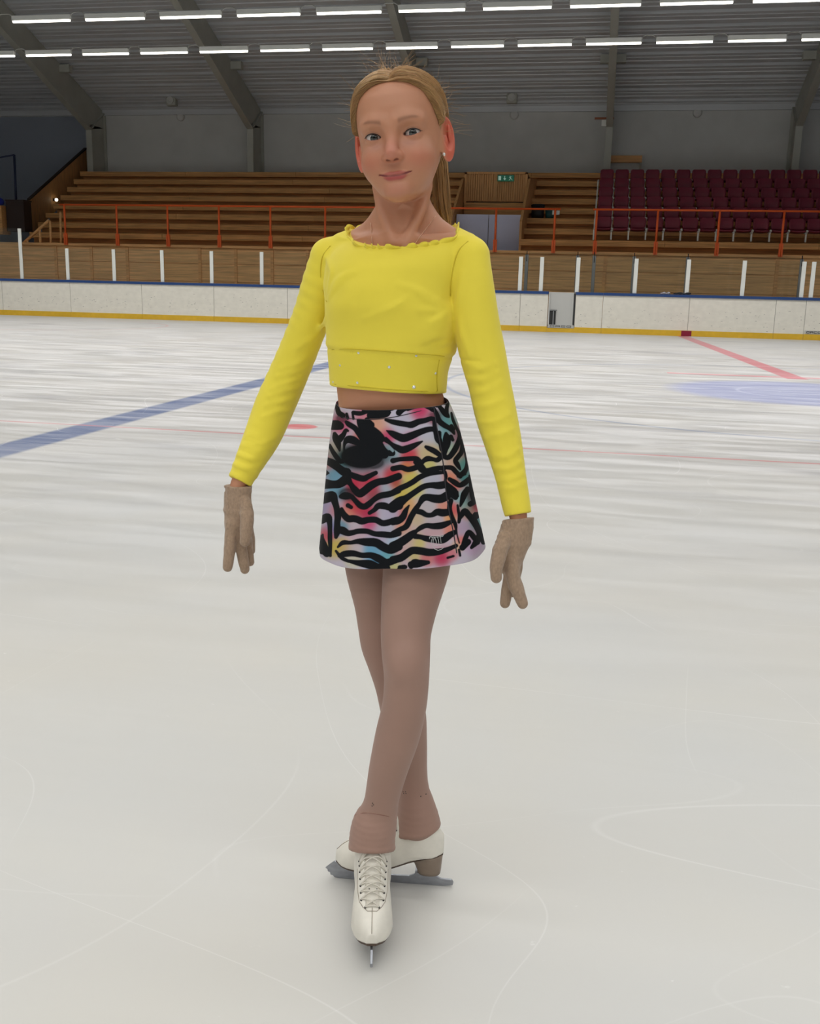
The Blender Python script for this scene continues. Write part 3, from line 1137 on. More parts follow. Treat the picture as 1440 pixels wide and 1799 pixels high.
def polygonise(fn, lo, hi, h, B=8):
    lo, hi = np.asarray(lo, float), np.asarray(hi, float)
    nb = np.ceil((hi - lo) / (h * B)).astype(int)
    n = nb * B + 1
    c = [lo[i] + (np.arange(nb[i]) + .5) * B * h for i in range(3)]
    G = np.stack(np.meshgrid(*c, indexing='ij'), -1).reshape(-1, 3)
    D = np.concatenate([fn(G[i:i + 400000]) for i in range(0, len(G), 400000)]).reshape(nb)
    F = np.repeat(np.repeat(np.repeat(np.where(D < 0, -1., 1.).astype(np.float32), B, 0), B, 1), B, 2)
    F = np.pad(F, ((0, 1), (0, 1), (0, 1)), mode='edge')
    act = np.argwhere(np.abs(D) < h * B * 1.35 + .004)
    off = np.stack(np.meshgrid(*[np.arange(B + 1)] * 3, indexing='ij'), -1).reshape(-1, 3)
    for i in range(0, len(act), 500):
        idx = (act[i:i + 500, None, :] * B + off[None]).reshape(-1, 3)
        F[idx[:, 0], idx[:, 1], idx[:, 2]] = fn(lo + idx * h)
    S = F < 0
    cs = np.zeros(np.array(F.shape) - 1, np.int8)
    for dx in (0, 1):
        for dy in (0, 1):
            for dz in (0, 1):
                cs += S[dx:dx + cs.shape[0], dy:dy + cs.shape[1], dz:dz + cs.shape[2]]
    cells = np.argwhere((cs > 0) & (cs < 8))
    vid = np.full(cs.shape, -1, np.int32)
    vid[cells[:, 0], cells[:, 1], cells[:, 2]] = np.arange(len(cells))
    acc = np.zeros((len(cells), 3))
    cnt = np.zeros(len(cells))
    corners = np.array([[x, y, z] for x in (0, 1) for y in (0, 1) for z in (0, 1)])
    for i in range(8):
        for j in range(i + 1, 8):
            if np.abs(corners[i] - corners[j]).sum() != 1:
                continue
            a = cells + corners[i]
            b = cells + corners[j]
            fa = F[a[:, 0], a[:, 1], a[:, 2]]
            fb = F[b[:, 0], b[:, 1], b[:, 2]]
            m = (fa < 0) != (fb < 0)
            t = fa[m] / (fa[m] - fb[m])
            acc[m] += corners[i] + t[:, None] * (corners[j] - corners[i])
            cnt[m] += 1
    V = lo + (cells + acc / np.maximum(cnt, 1)[:, None]) * h
    faces = []
    for ax in range(3):
        o1, o2 = [(1, 2), (2, 0), (0, 1)][ax]
        sl0 = [slice(None)] * 3
        sl1 = [slice(None)] * 3
        sl0[ax] = slice(0, -1)
        sl1[ax] = slice(1, None)
        for o in (o1, o2):
            sl0[o] = slice(1, -1)
            sl1[o] = slice(1, -1)
        A, Bq = S[tuple(sl0)], S[tuple(sl1)]
        e = np.argwhere(A != Bq)
        flip = A[e[:, 0], e[:, 1], e[:, 2]]
        base = e.copy()
        base[:, o1] += 1
        base[:, o2] += 1
        q = []
        for d1, d2 in ((-1, -1), (0, -1), (0, 0), (-1, 0)):
            cidx = base.copy()
            cidx[:, o1] += d1
            cidx[:, o2] += d2
            q.append(vid[cidx[:, 0], cidx[:, 1], cidx[:, 2]])
        q = np.stack(q, 1)
        q[~flip] = q[~flip][:, ::-1]
        faces.append(q)
    Fc = np.concatenate(faces)
    Fc = Fc[(Fc >= 0).all(1)]
    return V, Fc


def relax(V, F, it=2, w=.5):
    """light smoothing of a quad mesh"""
    for _ in range(it):
        acc = np.zeros_like(V)
        cnt = np.zeros(len(V))
        for a, b in ((0, 1), (1, 2), (2, 3), (3, 0)):
            np.add.at(acc, F[:, a], V[F[:, b]])
            np.add.at(acc, F[:, b], V[F[:, a]])
            np.add.at(cnt, F[:, a], 1)
            np.add.at(cnt, F[:, b], 1)
        V = V * (1 - w) + w * acc / np.maximum(cnt, 1)[:, None]
    return V
# =================================================================== the skater
ORG = np.array([-.06, 1.70, 0.0])
per = empty('person', (rz(YAW) @ ORG).tolist(), YAW)
tag(per, 'person in yellow crop top and multicoloured zebra skirt standing on ice in white figure skates', 'person')


def st(cx, cy, r, Y):
    p = pg(cx, cy, Y)
    return (*p, r * zc_of(p) / FPX)


def glocal(V):
    return np.asarray(V) - ORG


def ground_g(px, py):
    d = ray(px, py, RG)
    return CAM + d * (-CAM_H / d[2])


skin_m = pm('skin', (214, 168, 142), .5, attr=True, sss=.12, bump=(350, (1, 1, 1), .08, .001))
hair_m = pm('dark_blond_hair', (150, 116, 78), .42, attr=True, spec=.4)
top_m = pm('yellow_jersey', (236, 218, 66), .78, sheen=.15, noise=(9, (1, 1, 1), .03), bump=(900, (1, 1, .5), .12, .0006))
tights_m = pm('taupe_tights', (160, 127, 113), .68, sheen=.1, noise=(14, (1, 1, 1), .03), bump=(1200, (1, 1, 1), .06, .0004))
glove_m = pm('beige_knit', (158, 134, 112), .95, sheen=.25, noise=(300, (1, 1, .6), .16), bump=(420, (1, 1, .55), .7, .0012))
skirt_m = pm('zebra_print_jersey', (200, 190, 200), .8, attr=True, spec=.2)
boot_m = pm('white_leather', (224, 220, 209), .42, noise=(40, (1, 1, 1), .06), bump=(60, (1, 1, 1), .12, .0008), spec=.45)
sole_m = pm('brown_sole_edge', (82, 66, 54), .5)
heel_m = pm('taupe_heel', (134, 118, 104), .5, noise=(30, (1, 1, 3), .06))
blade_m = pm('blade_steel', (160, 163, 170), .3, metal=.85, noise=(60, (1, 1, 2), .1))
lace_m = pm('white_lace', (205, 200, 188), .85)
eyelet_m = pm('dark_eyelet', (40, 36, 36), .5)
crystal_m = pm('crystal', (235, 240, 240), .08, metal=.5, spec=.9)
gold_m = pm('fine_chain', (220, 178, 150), .3, metal=.7)
lash_m = pm('lash', (46, 32, 28), .7)
sew_m = pm('yellow_seam', (205, 184, 40), .8)

PHI = math.radians(-21)


def row(py, xl, xr, b, Y, g=0.0):
    p = pg((xl + xr) / 2, py, Y)
    hw = (xr - xl) / 2 * zc_of(p) / FPX
    a = math.sqrt(max(1e-4, hw * hw - (b * math.sin(PHI)) ** 2)) / math.cos(PHI)
    return (p[2], p[0], p[1], a + g, b + g)


T_ROWS = [(425, 612, 800, .045, 1.69), (445, 592, 806, .060, 1.687), (470, 580, 803, .068, 1.685), (505, 577, 796, .074, 1.685), (540, 578, 795, .077, 1.685),
          (580, 580, 800, .076, 1.69), (615, 580, 791, .073, 1.69), (650, 583, 780, .070, 1.695), (688, 585, 777, .069, 1.70), (712, 590, 783, .071, 1.70)]
torso = Loft([row(*r) for r in T_ROWS], PHI, 2.35)
torso_skin = Loft([row(*r, -.004) for r in T_ROWS[:8]] + [row(680, 590, 774, .066, 1.70), row(700, 592, 782, .066, 1.70), row(722, 594, 783, .0625, 1.705), row(790, 598, 795, .075, 1.71),
                  row(860, 600, 800, .088, 1.71), row(930, 612, 790, .080, 1.71), row(960, 620, 780, .07, 1.71)], PHI, 2.3)
neck = Chain([st(700, 315, 42, 1.685), st(707, 345, 44.5, 1.688), st(709, 370, 47, 1.69), st(706, 400, 56, 1.695), st(702, 440, 66, 1.70)], 5)
trapL = Chain([st(696, 392, 38, 1.712), st(655, 412, 27, 1.722), st(612, 434, 24, 1.735), st(580, 452, 26, 1.745)], 5)
trapR = Chain([st(730, 390, 36, 1.70), st(765, 408, 27, 1.685), st(803, 430, 24.5, 1.665), st(828, 448, 27, 1.65)], 5)
ARM_L = [(578, 452, 31, 1.745), (565, 500, 33, 1.752), (549, 551, 31.5, 1.76), (526, 611, 31.5, 1.77), (503, 666, 32.5, 1.775), (482, 714, 33, 1.77), (462, 764, 30.5, 1.755), (440, 808, 24.5, 1.735), (421, 846, 19.5, 1.72), (416, 860, 18, 1.715)]
ARM_R = [(826, 452, 31.5, 1.645), (830, 508, 36, 1.64), (837, 567, 38, 1.64), (847, 620, 38.5, 1.64), (860, 676, 35.5, 1.635), (871, 728, 34.5, 1.625), (884, 780, 30.5, 1.61), (897, 838, 25, 1.595), (906, 885, 23, 1.585), (910, 906, 21, 1.58), (911, 920, 20, 1.578)]
armL, armR = Chain([st(*a) for a in ARM_L], 5), Chain([st(*a) for a in ARM_R], 5)
LEG_F = [(735, 940, 62, 1.68), (731, 995, 58.5, 1.665), (719.5, 1060, 50, 1.65), (713, 1110, 44.5, 1.635), (713, 1150, 42.5, 1.622), (714, 1195, 39.5, 1.618), (709.5, 1243, 39, 1.63), (698, 1292, 39, 1.645),
         (683, 1347, 34.5, 1.665), (672, 1396, 30.5, 1.685), (667, 1425, 30.5, 1.695), (660, 1450, 34, 1.70)]
LEG_B = [(655, 940, 52, 1.76), (655, 995, 49, 1.76), (662, 1060, 40, 1.76), (668, 1105, 38.5, 1.755), (672, 1132, 38, 1.755), (682, 1165, 36, 1.757), (694, 1203, 35.5, 1.765), (708, 1250, 39, 1.78), (716, 1302, 34, 1.79),
         (723, 1360, 27.5, 1.80), (727, 1390, 27.5, 1.802), (730, 1412, 31, 1.803), (733, 1445, 36, 1.805)]
legF, legB = Chain([st(*a) for a in LEG_F], 5), Chain([st(*a) for a in LEG_B], 5)

# ------------------------------------------------------------------ head
RH = rz(math.radians(-10.5)) @ ry(math.radians(-7.0)) @ rx(math.radians(1.0))
HC = pg(686.5, 237, 1.585) - RH @ np.array([0, -.0795, 0.0])
SK = [(-.0935, .012, .064, -.030), (-.090, .022, .073, -.012), (-.083, .031, .0775, .008), (-.073, .0395, .0785, .027), (-.060, .0475, .0785, .045), (-.044, .0540, .0782, .062), (-.025, .0595, .078, .078),
      (0, .0635, .078, .092), (.02, .0662, .0812, .098), (.04, .0672, .0805, .099), (.06, .0660, .075, .093), (.078, .0585, .062, .079), (.090, .0445, .044, .058), (.098, .027, .023, .034), (.1025, .012, .006, .016)]
skull = Loft([(z, 0, (bk - f) / 2, a, (bk + f) / 2) for z, a, f, bk in SK], 0, 2.2)
nose = Chain([(0, -.0745, .008, .0078), (0, -.0795, -.008, .0078), (0, -.0855, -.020, .0094), (0, -.0880, -.0275, .0112)], 5)
lip_u = Chain([(-.010, -.0792, -0.0557, .0028), (0, -.0796, -0.0561, .0028), (.008, -.0794, -0.0556, .0029), (.017, -.0765, -0.0557, .0023), (.0262, -.0722, -0.0539, .0010)], 5)
lip_l = Chain([(-.010, -.0786, -0.0617, .0036), (0, -.0792, -0.0619, .0038), (.010, -.0784, -0.0613, .0034), (.021, -.0738, -0.0567, .0016)], 5)
mouth = Chain([(-.012, -.0825, -0.0584, .0009), (0, -.0832, -0.0586, .0009), (.012, -.0820, -0.0581, .0009), (.0275, -.0725, -0.0537, .0010)], 5)
brow = Chain([(.010, -.0725, .016, .0068), (.026, -.0700, .0205, .0068), (.040, -.0605, .018, .0060)], 5)
EYE = np.array([.0302, -.0602, .0008])
RE = rz(math.radians(-32))
EC = np.array([.0705, .013, -.0035])


def lid_gap(M):
    """<0 inside the almond between the lids"""
    u = (M[:, 0] - EYE[0]) / .0134
    z = M[:, 2] - EYE[2] - .0011 * u
    k = np.clip(1 - u * u, 0, None)
    up, lo = .0051 * k ** .8, -.0038 * k ** .9
    return np.where(np.abs(u) < 1, np.maximum(z - up, lo - z), .004)


def head_local(Q):
    M = Q.copy()
    M[:, 0] = np.abs(M[:, 0])
    d = skull(Q)
    d = smin(d, ell(M, (.030, -.049, -.036), (.024, .026, .024)), .020)
    d = smin(d, ell(M, (0, -.0695, -.0815), (.017, .0115, .012)), .014)
    d = smin(d, brow(M), .016)
    d = smax(d, -ell(M, (.0295, -.0830, .0005), (.0165, .0135, .0115)), .010)
    eb = np.linalg.norm(M - EYE, axis=1)
    d = smin(d, eb - .0133, .0035)
    d = smin(d, nose(Q), .009)
    d = smin(d, ell(M, (.0102, -.0815, -.0312), (.0064, .0098, .0066)), .004)
    d = smax(d, -ell(M, (.0066, -.0895, -.0392), (.0038, .0050, .0030)), .0015)
    d = smin(d, lip_u(M), .0035)
    d = smin(d, lip_l(M), .0035)
    d = smax(d, -mouth(M), .0016)
    g = lid_gap(M)
    cut = np.maximum(g, M[:, 1] - EYE[1] + .004)
    cut = np.maximum(cut, .0112 - eb)
    d = smax(d, -cut, .0006)
    # ears
    e = ell(M, EC, (.0048, .0190, .0345), RE)
    n = RE @ np.array([1, 0, 0])
    e = smax(e, -ell(M, EC + n * .0050 + np.array([.0, .0020, .006]), (.0064, .0135, .0235), RE), .0015)
    e = smin(e, ell(M, EC + RE @ np.array([.0012, .006, .008]), (.0024, .0032, .014), RE), .002)
    e = smin(e, ell(M, EC + RE @ np.array([.001, -.004, -.004]), (.0028, .004, .011), RE), .003)
    d = smin(d, e, .004)
    return d


def head(P):
    d = np.full(len(P), .3, np.float32)
    m = np.linalg.norm(P - HC, axis=1) < .17
    if m.any():
        d[m] = head_local((P[m] - HC) @ RH)
    return d


def chest_skin(P):
    d = torso_skin(P)
    d = smin(d, neck(P), .022)
    d = smin(d, smin(trapL(P, -.002), trapR(P, -.002), .02), .022)
    return d


# collar bones and throat
clavL = Chain([st(690, 428, 6, 1.640), st(650, 420, 6, 1.668), st(615, 420, 5, 1.715)], 4)
clavR = Chain([st(712, 428, 6, 1.630), st(750, 418, 6, 1.640), st(795, 416, 5, 1.645)], 4)
scmL = Chain([st(664, 330, 8, 1.685), st(672, 375, 8, 1.660), st(693, 425, 6, 1.637)], 4)
scmR = Chain([st(750, 330, 9, 1.665), st(738, 375, 8, 1.645), st(712, 425, 6, 1.630)], 4)


def body_fine(P):
    d = chest_skin(P)
    for c in (clavL, clavR):
        d = smin(d, c(P), .012)
    for c in (scmL, scmR):
        d = smin(d, c(P), .014)
    return smin(d, head(P), .014)


def body_coarse(P):
    d = chest_skin(P) + .0012
    d = smin(d, armL(P, -.0045), .02)
    d = smin(d, armR(P, -.0045), .02)
    d = smin(d, smin(legF(P, -.003), legB(P, -.003), .004), .02)
    # navel
    nv = pg(627, 722, 1.638)
    d = smax(d, -(np.linalg.norm(P - nv, axis=1) - .0045), .006)
    return np.maximum(d, P[:, 2] - 1.235)


vf, ff = polygonise(body_fine, (HC[0] - .20, 1.55, 1.195), (HC[0] + .20, 1.82, HC[2] + .125), .0012)
vf = relax(vf, ff, 1, .35)
vc, fc = polygonise(body_coarse, (-.38, 1.45, .10), (.28, 1.95, 1.25), .004)
vc = relax(vc, fc, 2)


def skin_color(V):
    c = np.tile(lin(SKIN), (len(V), 1))

    def blend(colr, w):
        nonlocal c
        w = np.clip(w, 0, 1)[:, None]
        c = c * (1 - w) + lin(colr) * w

    def sm(x, a, b):
        t = np.clip((x - a) / (b - a), 0, 1)
        return t * t * (3 - 2 * t)
    Q = (V - HC) @ RH
    M = Q.copy()
    M[:, 0] = np.abs(M[:, 0])
    inh = (np.linalg.norm(Q, axis=1) < .15)
    fr = (Q[:, 1] < -.02) & inh
    g2 = lambda c_, s: np.exp(-(((M - np.array(c_)) / np.array(s)) ** 2).sum(1))
    blend((178, 92, 74), .50 * g2((.036, -.060, -.036), (.022, .04, .017)) * fr)
    blend((188, 106, 94), .5 * g2((0, -.092, -.026), (.013, .02, .022)) * fr)
    blend((176, 106, 92), .4 * g2((0, -.08, -.080), (.02, .03, .012)) * fr)
    blend((152, 106, 98), .4 * g2((.026, -.07, -.014), (.014, .03, .006)) * fr)
    blend((176, 122, 84), .3 * g2((.030, -.07, .012), (.018, .03, .006)) * fr)
    # brows
    bx_ = (M[:, 0] - .011) / .036
    bz = M[:, 2] - (.0175 + .0048 * np.sin(np.clip(bx_, 0, 1) * 2.2))
    th = .0040 * (1 - .6 * np.clip(bx_, 0, 1))
    wb = sm(bx_, 0, .12) * sm(-bx_, -1.0, -.75) * np.exp(-(bz / th) ** 2) 
    blend((112, 76, 58), .55 * wb * fr)
    # lips
    du = np.minimum(lip_u(M), lip_l(M))
    blend((168, 74, 72), .8 * sm(-lip_u(M), -.0012, .0003) * fr)
    blend((160, 42, 56), .85 * sm(-lip_l(M), -.0014, .0003) * fr)
    blend((84, 22, 30), .8 * (1 - .6 * sm(M[:, 0], .018, .025)) * sm(-mouth(M), -.0010 - .0004 * (M[:, 0] < .018), .0003) * fr)
    # lids, lash edges
    g = lid_gap(M)
    nearf = fr & (M[:, 1] < -.055)
    up = M[:, 2] > EYE[2] + .0005
    blend((104, 70, 58), .8 * np.exp(-(np.clip(g, 0, 1) / .0011) ** 2) * nearf * up * (g > -.0012))
    blend((140, 82, 72), .7 * np.exp(-(np.clip(g, 0, 1) / .0010) ** 2) * nearf * (~up) * (g > -.0012))
    blend((140, 98, 78), .5 * np.exp(-((g - .0028) / .0007) ** 2) * nearf * up)
    # ears: red of light from behind put into the colour; nostrils
    blend((206, 88, 68), .75 * sm(M[:, 0], .064, .072) * sm(M[:, 1], -.02, .0) * inh * (M[:, 2] > -.048))
    blend((96, 44, 38), .85 * sm(-ell(M, (.0066, -.0895, -.0392), (.0044, .005, .0040)), -.001, .0006) * fr)
    return c


Vb = np.vstack([vf, vc])
Fb = np.vstack([ff, fc + len(vf)])
SKIN = (188, 132, 101)
body = np_mesh('body', glocal(Vb), Fb, skin_m, per, True, skin_color(Vb))
bvh_body = BVHTree.FromPolygons(Vb.tolist(), Fb.tolist())


def cast(bvh, px, py):
    d = Vector(ray(px, py, RG).tolist()).normalized()
    h = bvh.ray_cast(Vector(CAM.tolist()), d)
    return None if h[0] is None else (np.array(h[0]), np.array(h[1]))


# eyes
for s in (-1, 1):
    ec = HC + RH @ (EYE * np.array([s, 1, 1]))
    gz = CAM + np.array([0, 0, .02]) - ec
    gz /= np.linalg.norm(gz)
    n, m = 72, 72
    up = np.array([0, 0, 1.])
    u = np.cross(gz, up)
    u /= np.linalg.norm(u)
    w = np.cross(u, gz)
    V, C = [], []
    for i in range(m + 1):
        ph = math.pi * (i / m) ** 1.6 * .999 + .0005
        for j in range(n):
            t = 2 * math.pi * j / n
            V.append(ec + .0120 * (math.cos(ph) * gz + math.sin(ph) * (math.cos(t) * u + math.sin(t) * w)))
            rr = .0120 * math.sin(ph) if ph < 1.5 else 1
            if rr < .0024:
                C.append(lin((14, 12, 14)))
            elif rr < .0052:
                C.append(lin((50, 54, 49)) * (.8 + .3 * math.sin(t * 23) * math.sin(t * 9)) * (1.25 - .5 * abs(rr - .0032) / .002))
            elif rr < .0060:
                C.append(lin((44, 46, 50)))
            else:
                C.append(lin((186, 174, 168)))
    F = [(i * n + j, (i + 1) * n + j, (i + 1) * n + (j + 1) % n, i * n + (j + 1) % n) for i in range(m) for j in range(n)]
    eye_m = bpy.data.materials.get('eye') or pm('eye', (230, 225, 220), .08, attr=True, coat=.5)
    np_mesh('eye', glocal(V), F, eye_m, per, True, np.array(C))
    # upper lash line
    L = MB()
    pts = []
    for q in np.linspace(-1.0, 1.12, 26):
        zz = .0051 * max(0, 1 - q * q) ** .8 + .0011 * q + (.0006 if q > 1 else 0)
        x, z = EYE[0] + .0134 * q, EYE[2] + zz
        rr2 = .0136 ** 2 - (x - EYE[0]) ** 2 - (z - EYE[2]) ** 2
        y = EYE[1] - math.sqrt(max(rr2, 1e-6))
        pts.append(HC + RH @ np.array([s * x, y, z]) - ORG)
    L.tube(pts, [.0004 + .0006 * math.sin(max(0, min(1, (k + 1) / 26)) * math.pi) for k in range(26)], 6)
    L.build('eyelash', lash_m, per)

# ------------------------------------------------------------------ hair
def hairline_y(M):
    z = M[:, 2]
    return np.interp(z, [-.10, -.075, -.055, -.035, -.015, .0, .012, .03, .05, .065, .075, .086, .094], [.07, .052, .036, .026, .022, .002, -.010, -.028, -.043, -.052, -.058, -.066, -.2])


def hair_cap(P):
    Q = (P - HC) @ RH
    M = Q.copy()
    M[:, 0] = np.abs(M[:, 0])
    e = M[:, 1] - hairline_y(M)
    off = .0050 * np.clip(e / .04, 0, 1) ** .7
    # combed grooves running back to the tie
    ang = np.arctan2(Q[:, 0], Q[:, 2] + .02)
    gro = .0011 * np.sin(ang * 60 + 4 * np.sin(ang * 7)) + .0008 * np.sin(ang * 31 + Q[:, 1] * 60)
    d = skull(Q) - off - gro * np.clip(e / .02, 0, 1)
    # centre parting dip
    d = d + .0025 * np.exp(-(Q[:, 0] / .003) ** 2) * (M[:, 2] > .07)
    d = np.maximum(d, -e * .8)
    d = np.maximum(d, -(skull(Q) + .006))
    ear = ell(M, EC, (.020, .0195, .0355), RE)
    return np.maximum(d, -ear)


vh, fh = polygonise(hair_cap, HC - np.array([.10, .12, .13]), HC + np.array([.10, .13, .13]), .0022)
HB = lin((172, 134, 88))


def strand_mesh(paths, rad, cols, n=3):
    V, F, C = [], [], []
    for p, c, r0 in zip(paths, cols, rad):
        p = np.asarray(p)
        T = np.gradient(p, axis=0)
        T /= np.linalg.norm(T, axis=1)[:, None] + 1e-9
        A = np.cross(T, np.array([.3, .5, .8]))
        A /= np.linalg.norm(A, axis=1)[:, None] + 1e-9
        B = np.cross(T, A)
        rr = r0 * np.linspace(1, .55, len(p))[:, None]
        o = sum(len(v) for v in V)
        ring = np.stack([p + rr * (math.cos(2 * math.pi * k / n) * A + math.sin(2 * math.pi * k / n) * B) for k in range(n)], 1).reshape(-1, 3)
        V.append(ring)
        C.append(np.tile(c, (len(ring), 1)))
        m = len(p)
        i = np.arange(m - 1)[:, None] * n
        j = np.arange(n)[None]
        f = np.stack([i + j, i + (j + 1) % n, i + n + (j + 1) % n, i + n + j], -1).reshape(-1, 4) + o
        F.append(f)
    return np.vstack(V), np.vstack(F), np.vstack(C)


def skull_r(D):
    """radius of the skull along unit directions D from the hair origin"""
    lo, hi = np.full(len(D), .03), np.full(len(D), .16)
    for _ in range(26):
        mid = (lo + hi) / 2
        ins = skull(HO + D * mid[:, None]) < 0
        lo = np.where(ins, mid, lo)
        hi = np.where(ins, hi, mid)
    return lo


HO = np.array([0, .012, .015])
TIE = np.array([.012, .112, -.012])
nS = 18


def on_skull(x, y, z):
    D = np.array([x, y, z], float) - HO
    return D / np.linalg.norm(D)


def hl(z):
    """point of the hair line at height z (right side)"""
    yy = float(hairline_y(np.array([[0, 0, z]]))[0])
    xs_ = np.linspace(0, .075, 120)
    dd = skull(np.stack([xs_, np.full(120, yy), np.full(120, z)], 1))
    return np.array([xs_[np.argmin(np.abs(dd))], yy, z])


WAY = []
for k in range(5200):
    sgn = RNG.choice([-1, 1])
    j = lambda s_: RNG.normal(0, s_, 3)
    if RNG.random() < .62:
        p = RNG.random() ** .8             # from the centre parting, sweeping down the sides
        st0 = np.array([.0015, -.064 + .10 * p, .088 + .010 * math.sin(p * 2.6)])
        w1 = np.array([.030 + .006 * p, -.060 + .10 * p, .080 + .008 * p])
        w2 = np.array([.058, -.034 + .090 * p, .056 + .010 * p])
        w3 = np.array([.066, .010 + .065 * p, .037 + .010 * p])
    else:
        z = RNG.uniform(.014, .083)        # from the hair line at the temples
        st0 = hl(z)
        e1, e2 = hl(max(.022, z - .018)), hl(max(.034, z - .034))
        w1 = e1 + np.array([.002, .010, 0])
        w2 = e2 + np.array([.002, .030, 0])
        w3 = np.array([.066, .040, .040 + .1 * max(0, z - .04)])
    tie = TIE * np.array([sgn, 1, 1]) + j(.006)
    ws = [st0 + j(.0006), w1 + j(.0013), w2 + j(.0018), w3 + j(.003), tie]
    q = catmull(np.array([on_skull(*w) for w in ws]), 4)
    q = q[np.linspace(0, len(q) - 1, nS).round().astype(int)]
    q /= np.linalg.norm(q, axis=1)[:, None]
    q[:, 0] *= sgn
    WAY.append(q)
WAY = np.array(WAY)
tt = np.linspace(0, 1, nS)
paths = np.zeros_like(WAY)
lift = RNG.uniform(.0040, .0092, len(WAY))
for q in range(nS):
    paths[:, q] = HO + WAY[:, q] * (skull_r(WAY[:, q]) + lift * min(1, (tt[q] * 6) ** .7 + .15) + .0006 * np.sin(tt[q] * 7 + lift * 3000))[:, None]
PW = HC + paths @ RH.T
starts = WAY
cols = HB * RNG.uniform(.76, 1.24, (len(starts), 1)) * (1 + RNG.normal(0, .04, (len(starts), 3)))
fly, flyc = [], []
for k in range(330):
    if k < 170:      # wisps above the crown
        x0 = RNG.normal(-.008, .024)
        p0 = np.array([x0, RNG.uniform(-.03, .06), 0])
        D = np.array([p0[0], p0[1], .1])
    else:
        sgn = -1 if k < 265 else 1
        D = np.array([sgn * .07, RNG.uniform(-.02, .06), RNG.uniform(-.01, .085)])
    D /= np.linalg.norm(D)
    r = float(skull_r(D[None])[0])
    a = HO + D * (r + .005)
    dr = D * RNG.uniform(.003, .02) + np.array([RNG.normal(0, .014), RNG.uniform(.0, .035), RNG.normal(0, .012)])
    cv = RNG.normal(0, .006, 3)
    fly.append(HC + np.array([a + dr * t + cv * t * t for t in np.linspace(0, 1, nS)]) @ RH.T)
    flyc.append(HB * RNG.uniform(.8, 1.4))
sv, sf, sc_ = strand_mesh(list(PW) + fly, [.00036] * len(PW) + [.00023] * len(fly), list(cols) + flyc)
hv = np.vstack([vh, sv])
hf = np.vstack([fh, sf + len(vh)])
hc = np.vstack([np.tile(HB * .80, (len(vh), 1)), sc_])
np_mesh('hair', glocal(hv), hf, hair_m, per, True, hc)

# pony tail
pt = [st(740, 250, 14, 1.765), st(768, 275, 15, 1.765), st(774, 310, 13, 1.760), st(776, 345, 13, 1.755), st(780, 375, 10, 1.752), st(787, 402, 3, 1.750)]
pq = catmull(pt, 6)
paths, cols = [], []
for k in range(420):
    a, rr = RNG.uniform(0, 6.28), math.sqrt(RNG.random())
    w1 = RNG.normal(0, .0015, 3)
    e = RNG.integers(len(pq) - 8, len(pq))
    pp = [q[:3] + q[3] * rr * np.array([math.cos(a), math.sin(a), 0]) * 1.0 + w1 * (i / 12) for i, q in enumerate(pq[:e])]
    paths.append(np.array(pp))
    cols.append(HB * RNG.uniform(.6, 1.3))
pv, pf, pc = strand_mesh(paths, [.0006] * len(paths), cols)
np_mesh('ponytail', glocal(pv), pf, hair_m, per, True, pc)

# ear stud, necklace
h = cast(bvh_body, 779, 271)
if h:
    MB().sphere(h[0] + h[1] * .0012 - ORG, .0026, 12, 8).build('ear_stud', crystal_m, per)
nk = MB()
P3 = [cast(bvh_body, *p) for p in [(650, 376), (652, 392), (653, 406), (654, 420), (656, 434), (668, 448), (692, 456), (716, 446), (730, 426), (738, 415), (744, 407), (750, 399), (757, 390), (764, 380)]]
nk.tube(catmull(np.array([p[0] + p[1] * .0010 - ORG for p in P3 if p]), 4), .00060, 6)
nk.build('necklace', gold_m, per)
print('body', len(Vb))
# =================================================================== crop top
def plane3(a, b, c):
    """z = p0 + p1 x + p2 y through three points"""
    M_ = np.array([[1, p[0], p[1]] for p in (a, b, c)])
    return np.linalg.solve(M_, np.array([p[2] for p in (a, b, c)]))


PB = plane3(pg(584, 678, 1.70), pg(776, 690, 1.685), pg(690, 689, 1.632))
PN = plane3(pg(607, 411, 1.722), pg(805, 408, 1.665), pg(690, 434, 1.628))
PSM = plane3(pg(580, 612, 1.70), pg(789, 626, 1.685), pg(690, 624, 1.622))
hgt = lambda P, p: P[:, 2] - (p[0] + p[1] * P[:, 0] + p[2] * P[:, 1])


def cuff_plane(ch, i, P, k=-1):
    a, b = ch
    n = b - a
    n /= np.linalg.norm(n)
    return (P - b) @ n


cufL = (pg(430, 828, 1.727), pg(420.5, 846, 1.72))
cufR = (pg(905, 880, 1.586), pg(909, 904, 1.58))


def folds(P, d, t, amp, per, seed, win):
    w = 2 * math.pi * t / per + 1.6 * wob(P, 22, seed)
    m = np.clip(wob(P, 16, seed + 5) * .9 + .35, 0, 1)
    return d - amp * win(t) * m * np.sin(w)


LT, RT = armL.arc[-1], armR.arc[-1]
winL = lambda t: .35 + .9 * np.exp(-((t - .55 * LT) / .07) ** 2) + 1.1 * np.exp(-((t - .86 * LT) / .07) ** 2)
winR = lambda t: .30 + .6 * np.exp(-((t - .52 * RT) / .08) ** 2) + 1.0 * np.exp(-((t - .84 * RT) / .06) ** 2)


def neck_rise(P):
    return .75 * np.clip(np.abs(P[:, 0] - NX) - .080, 0, None)


NX = pg(706, 410, 1.69)[0]
RIDGES = []


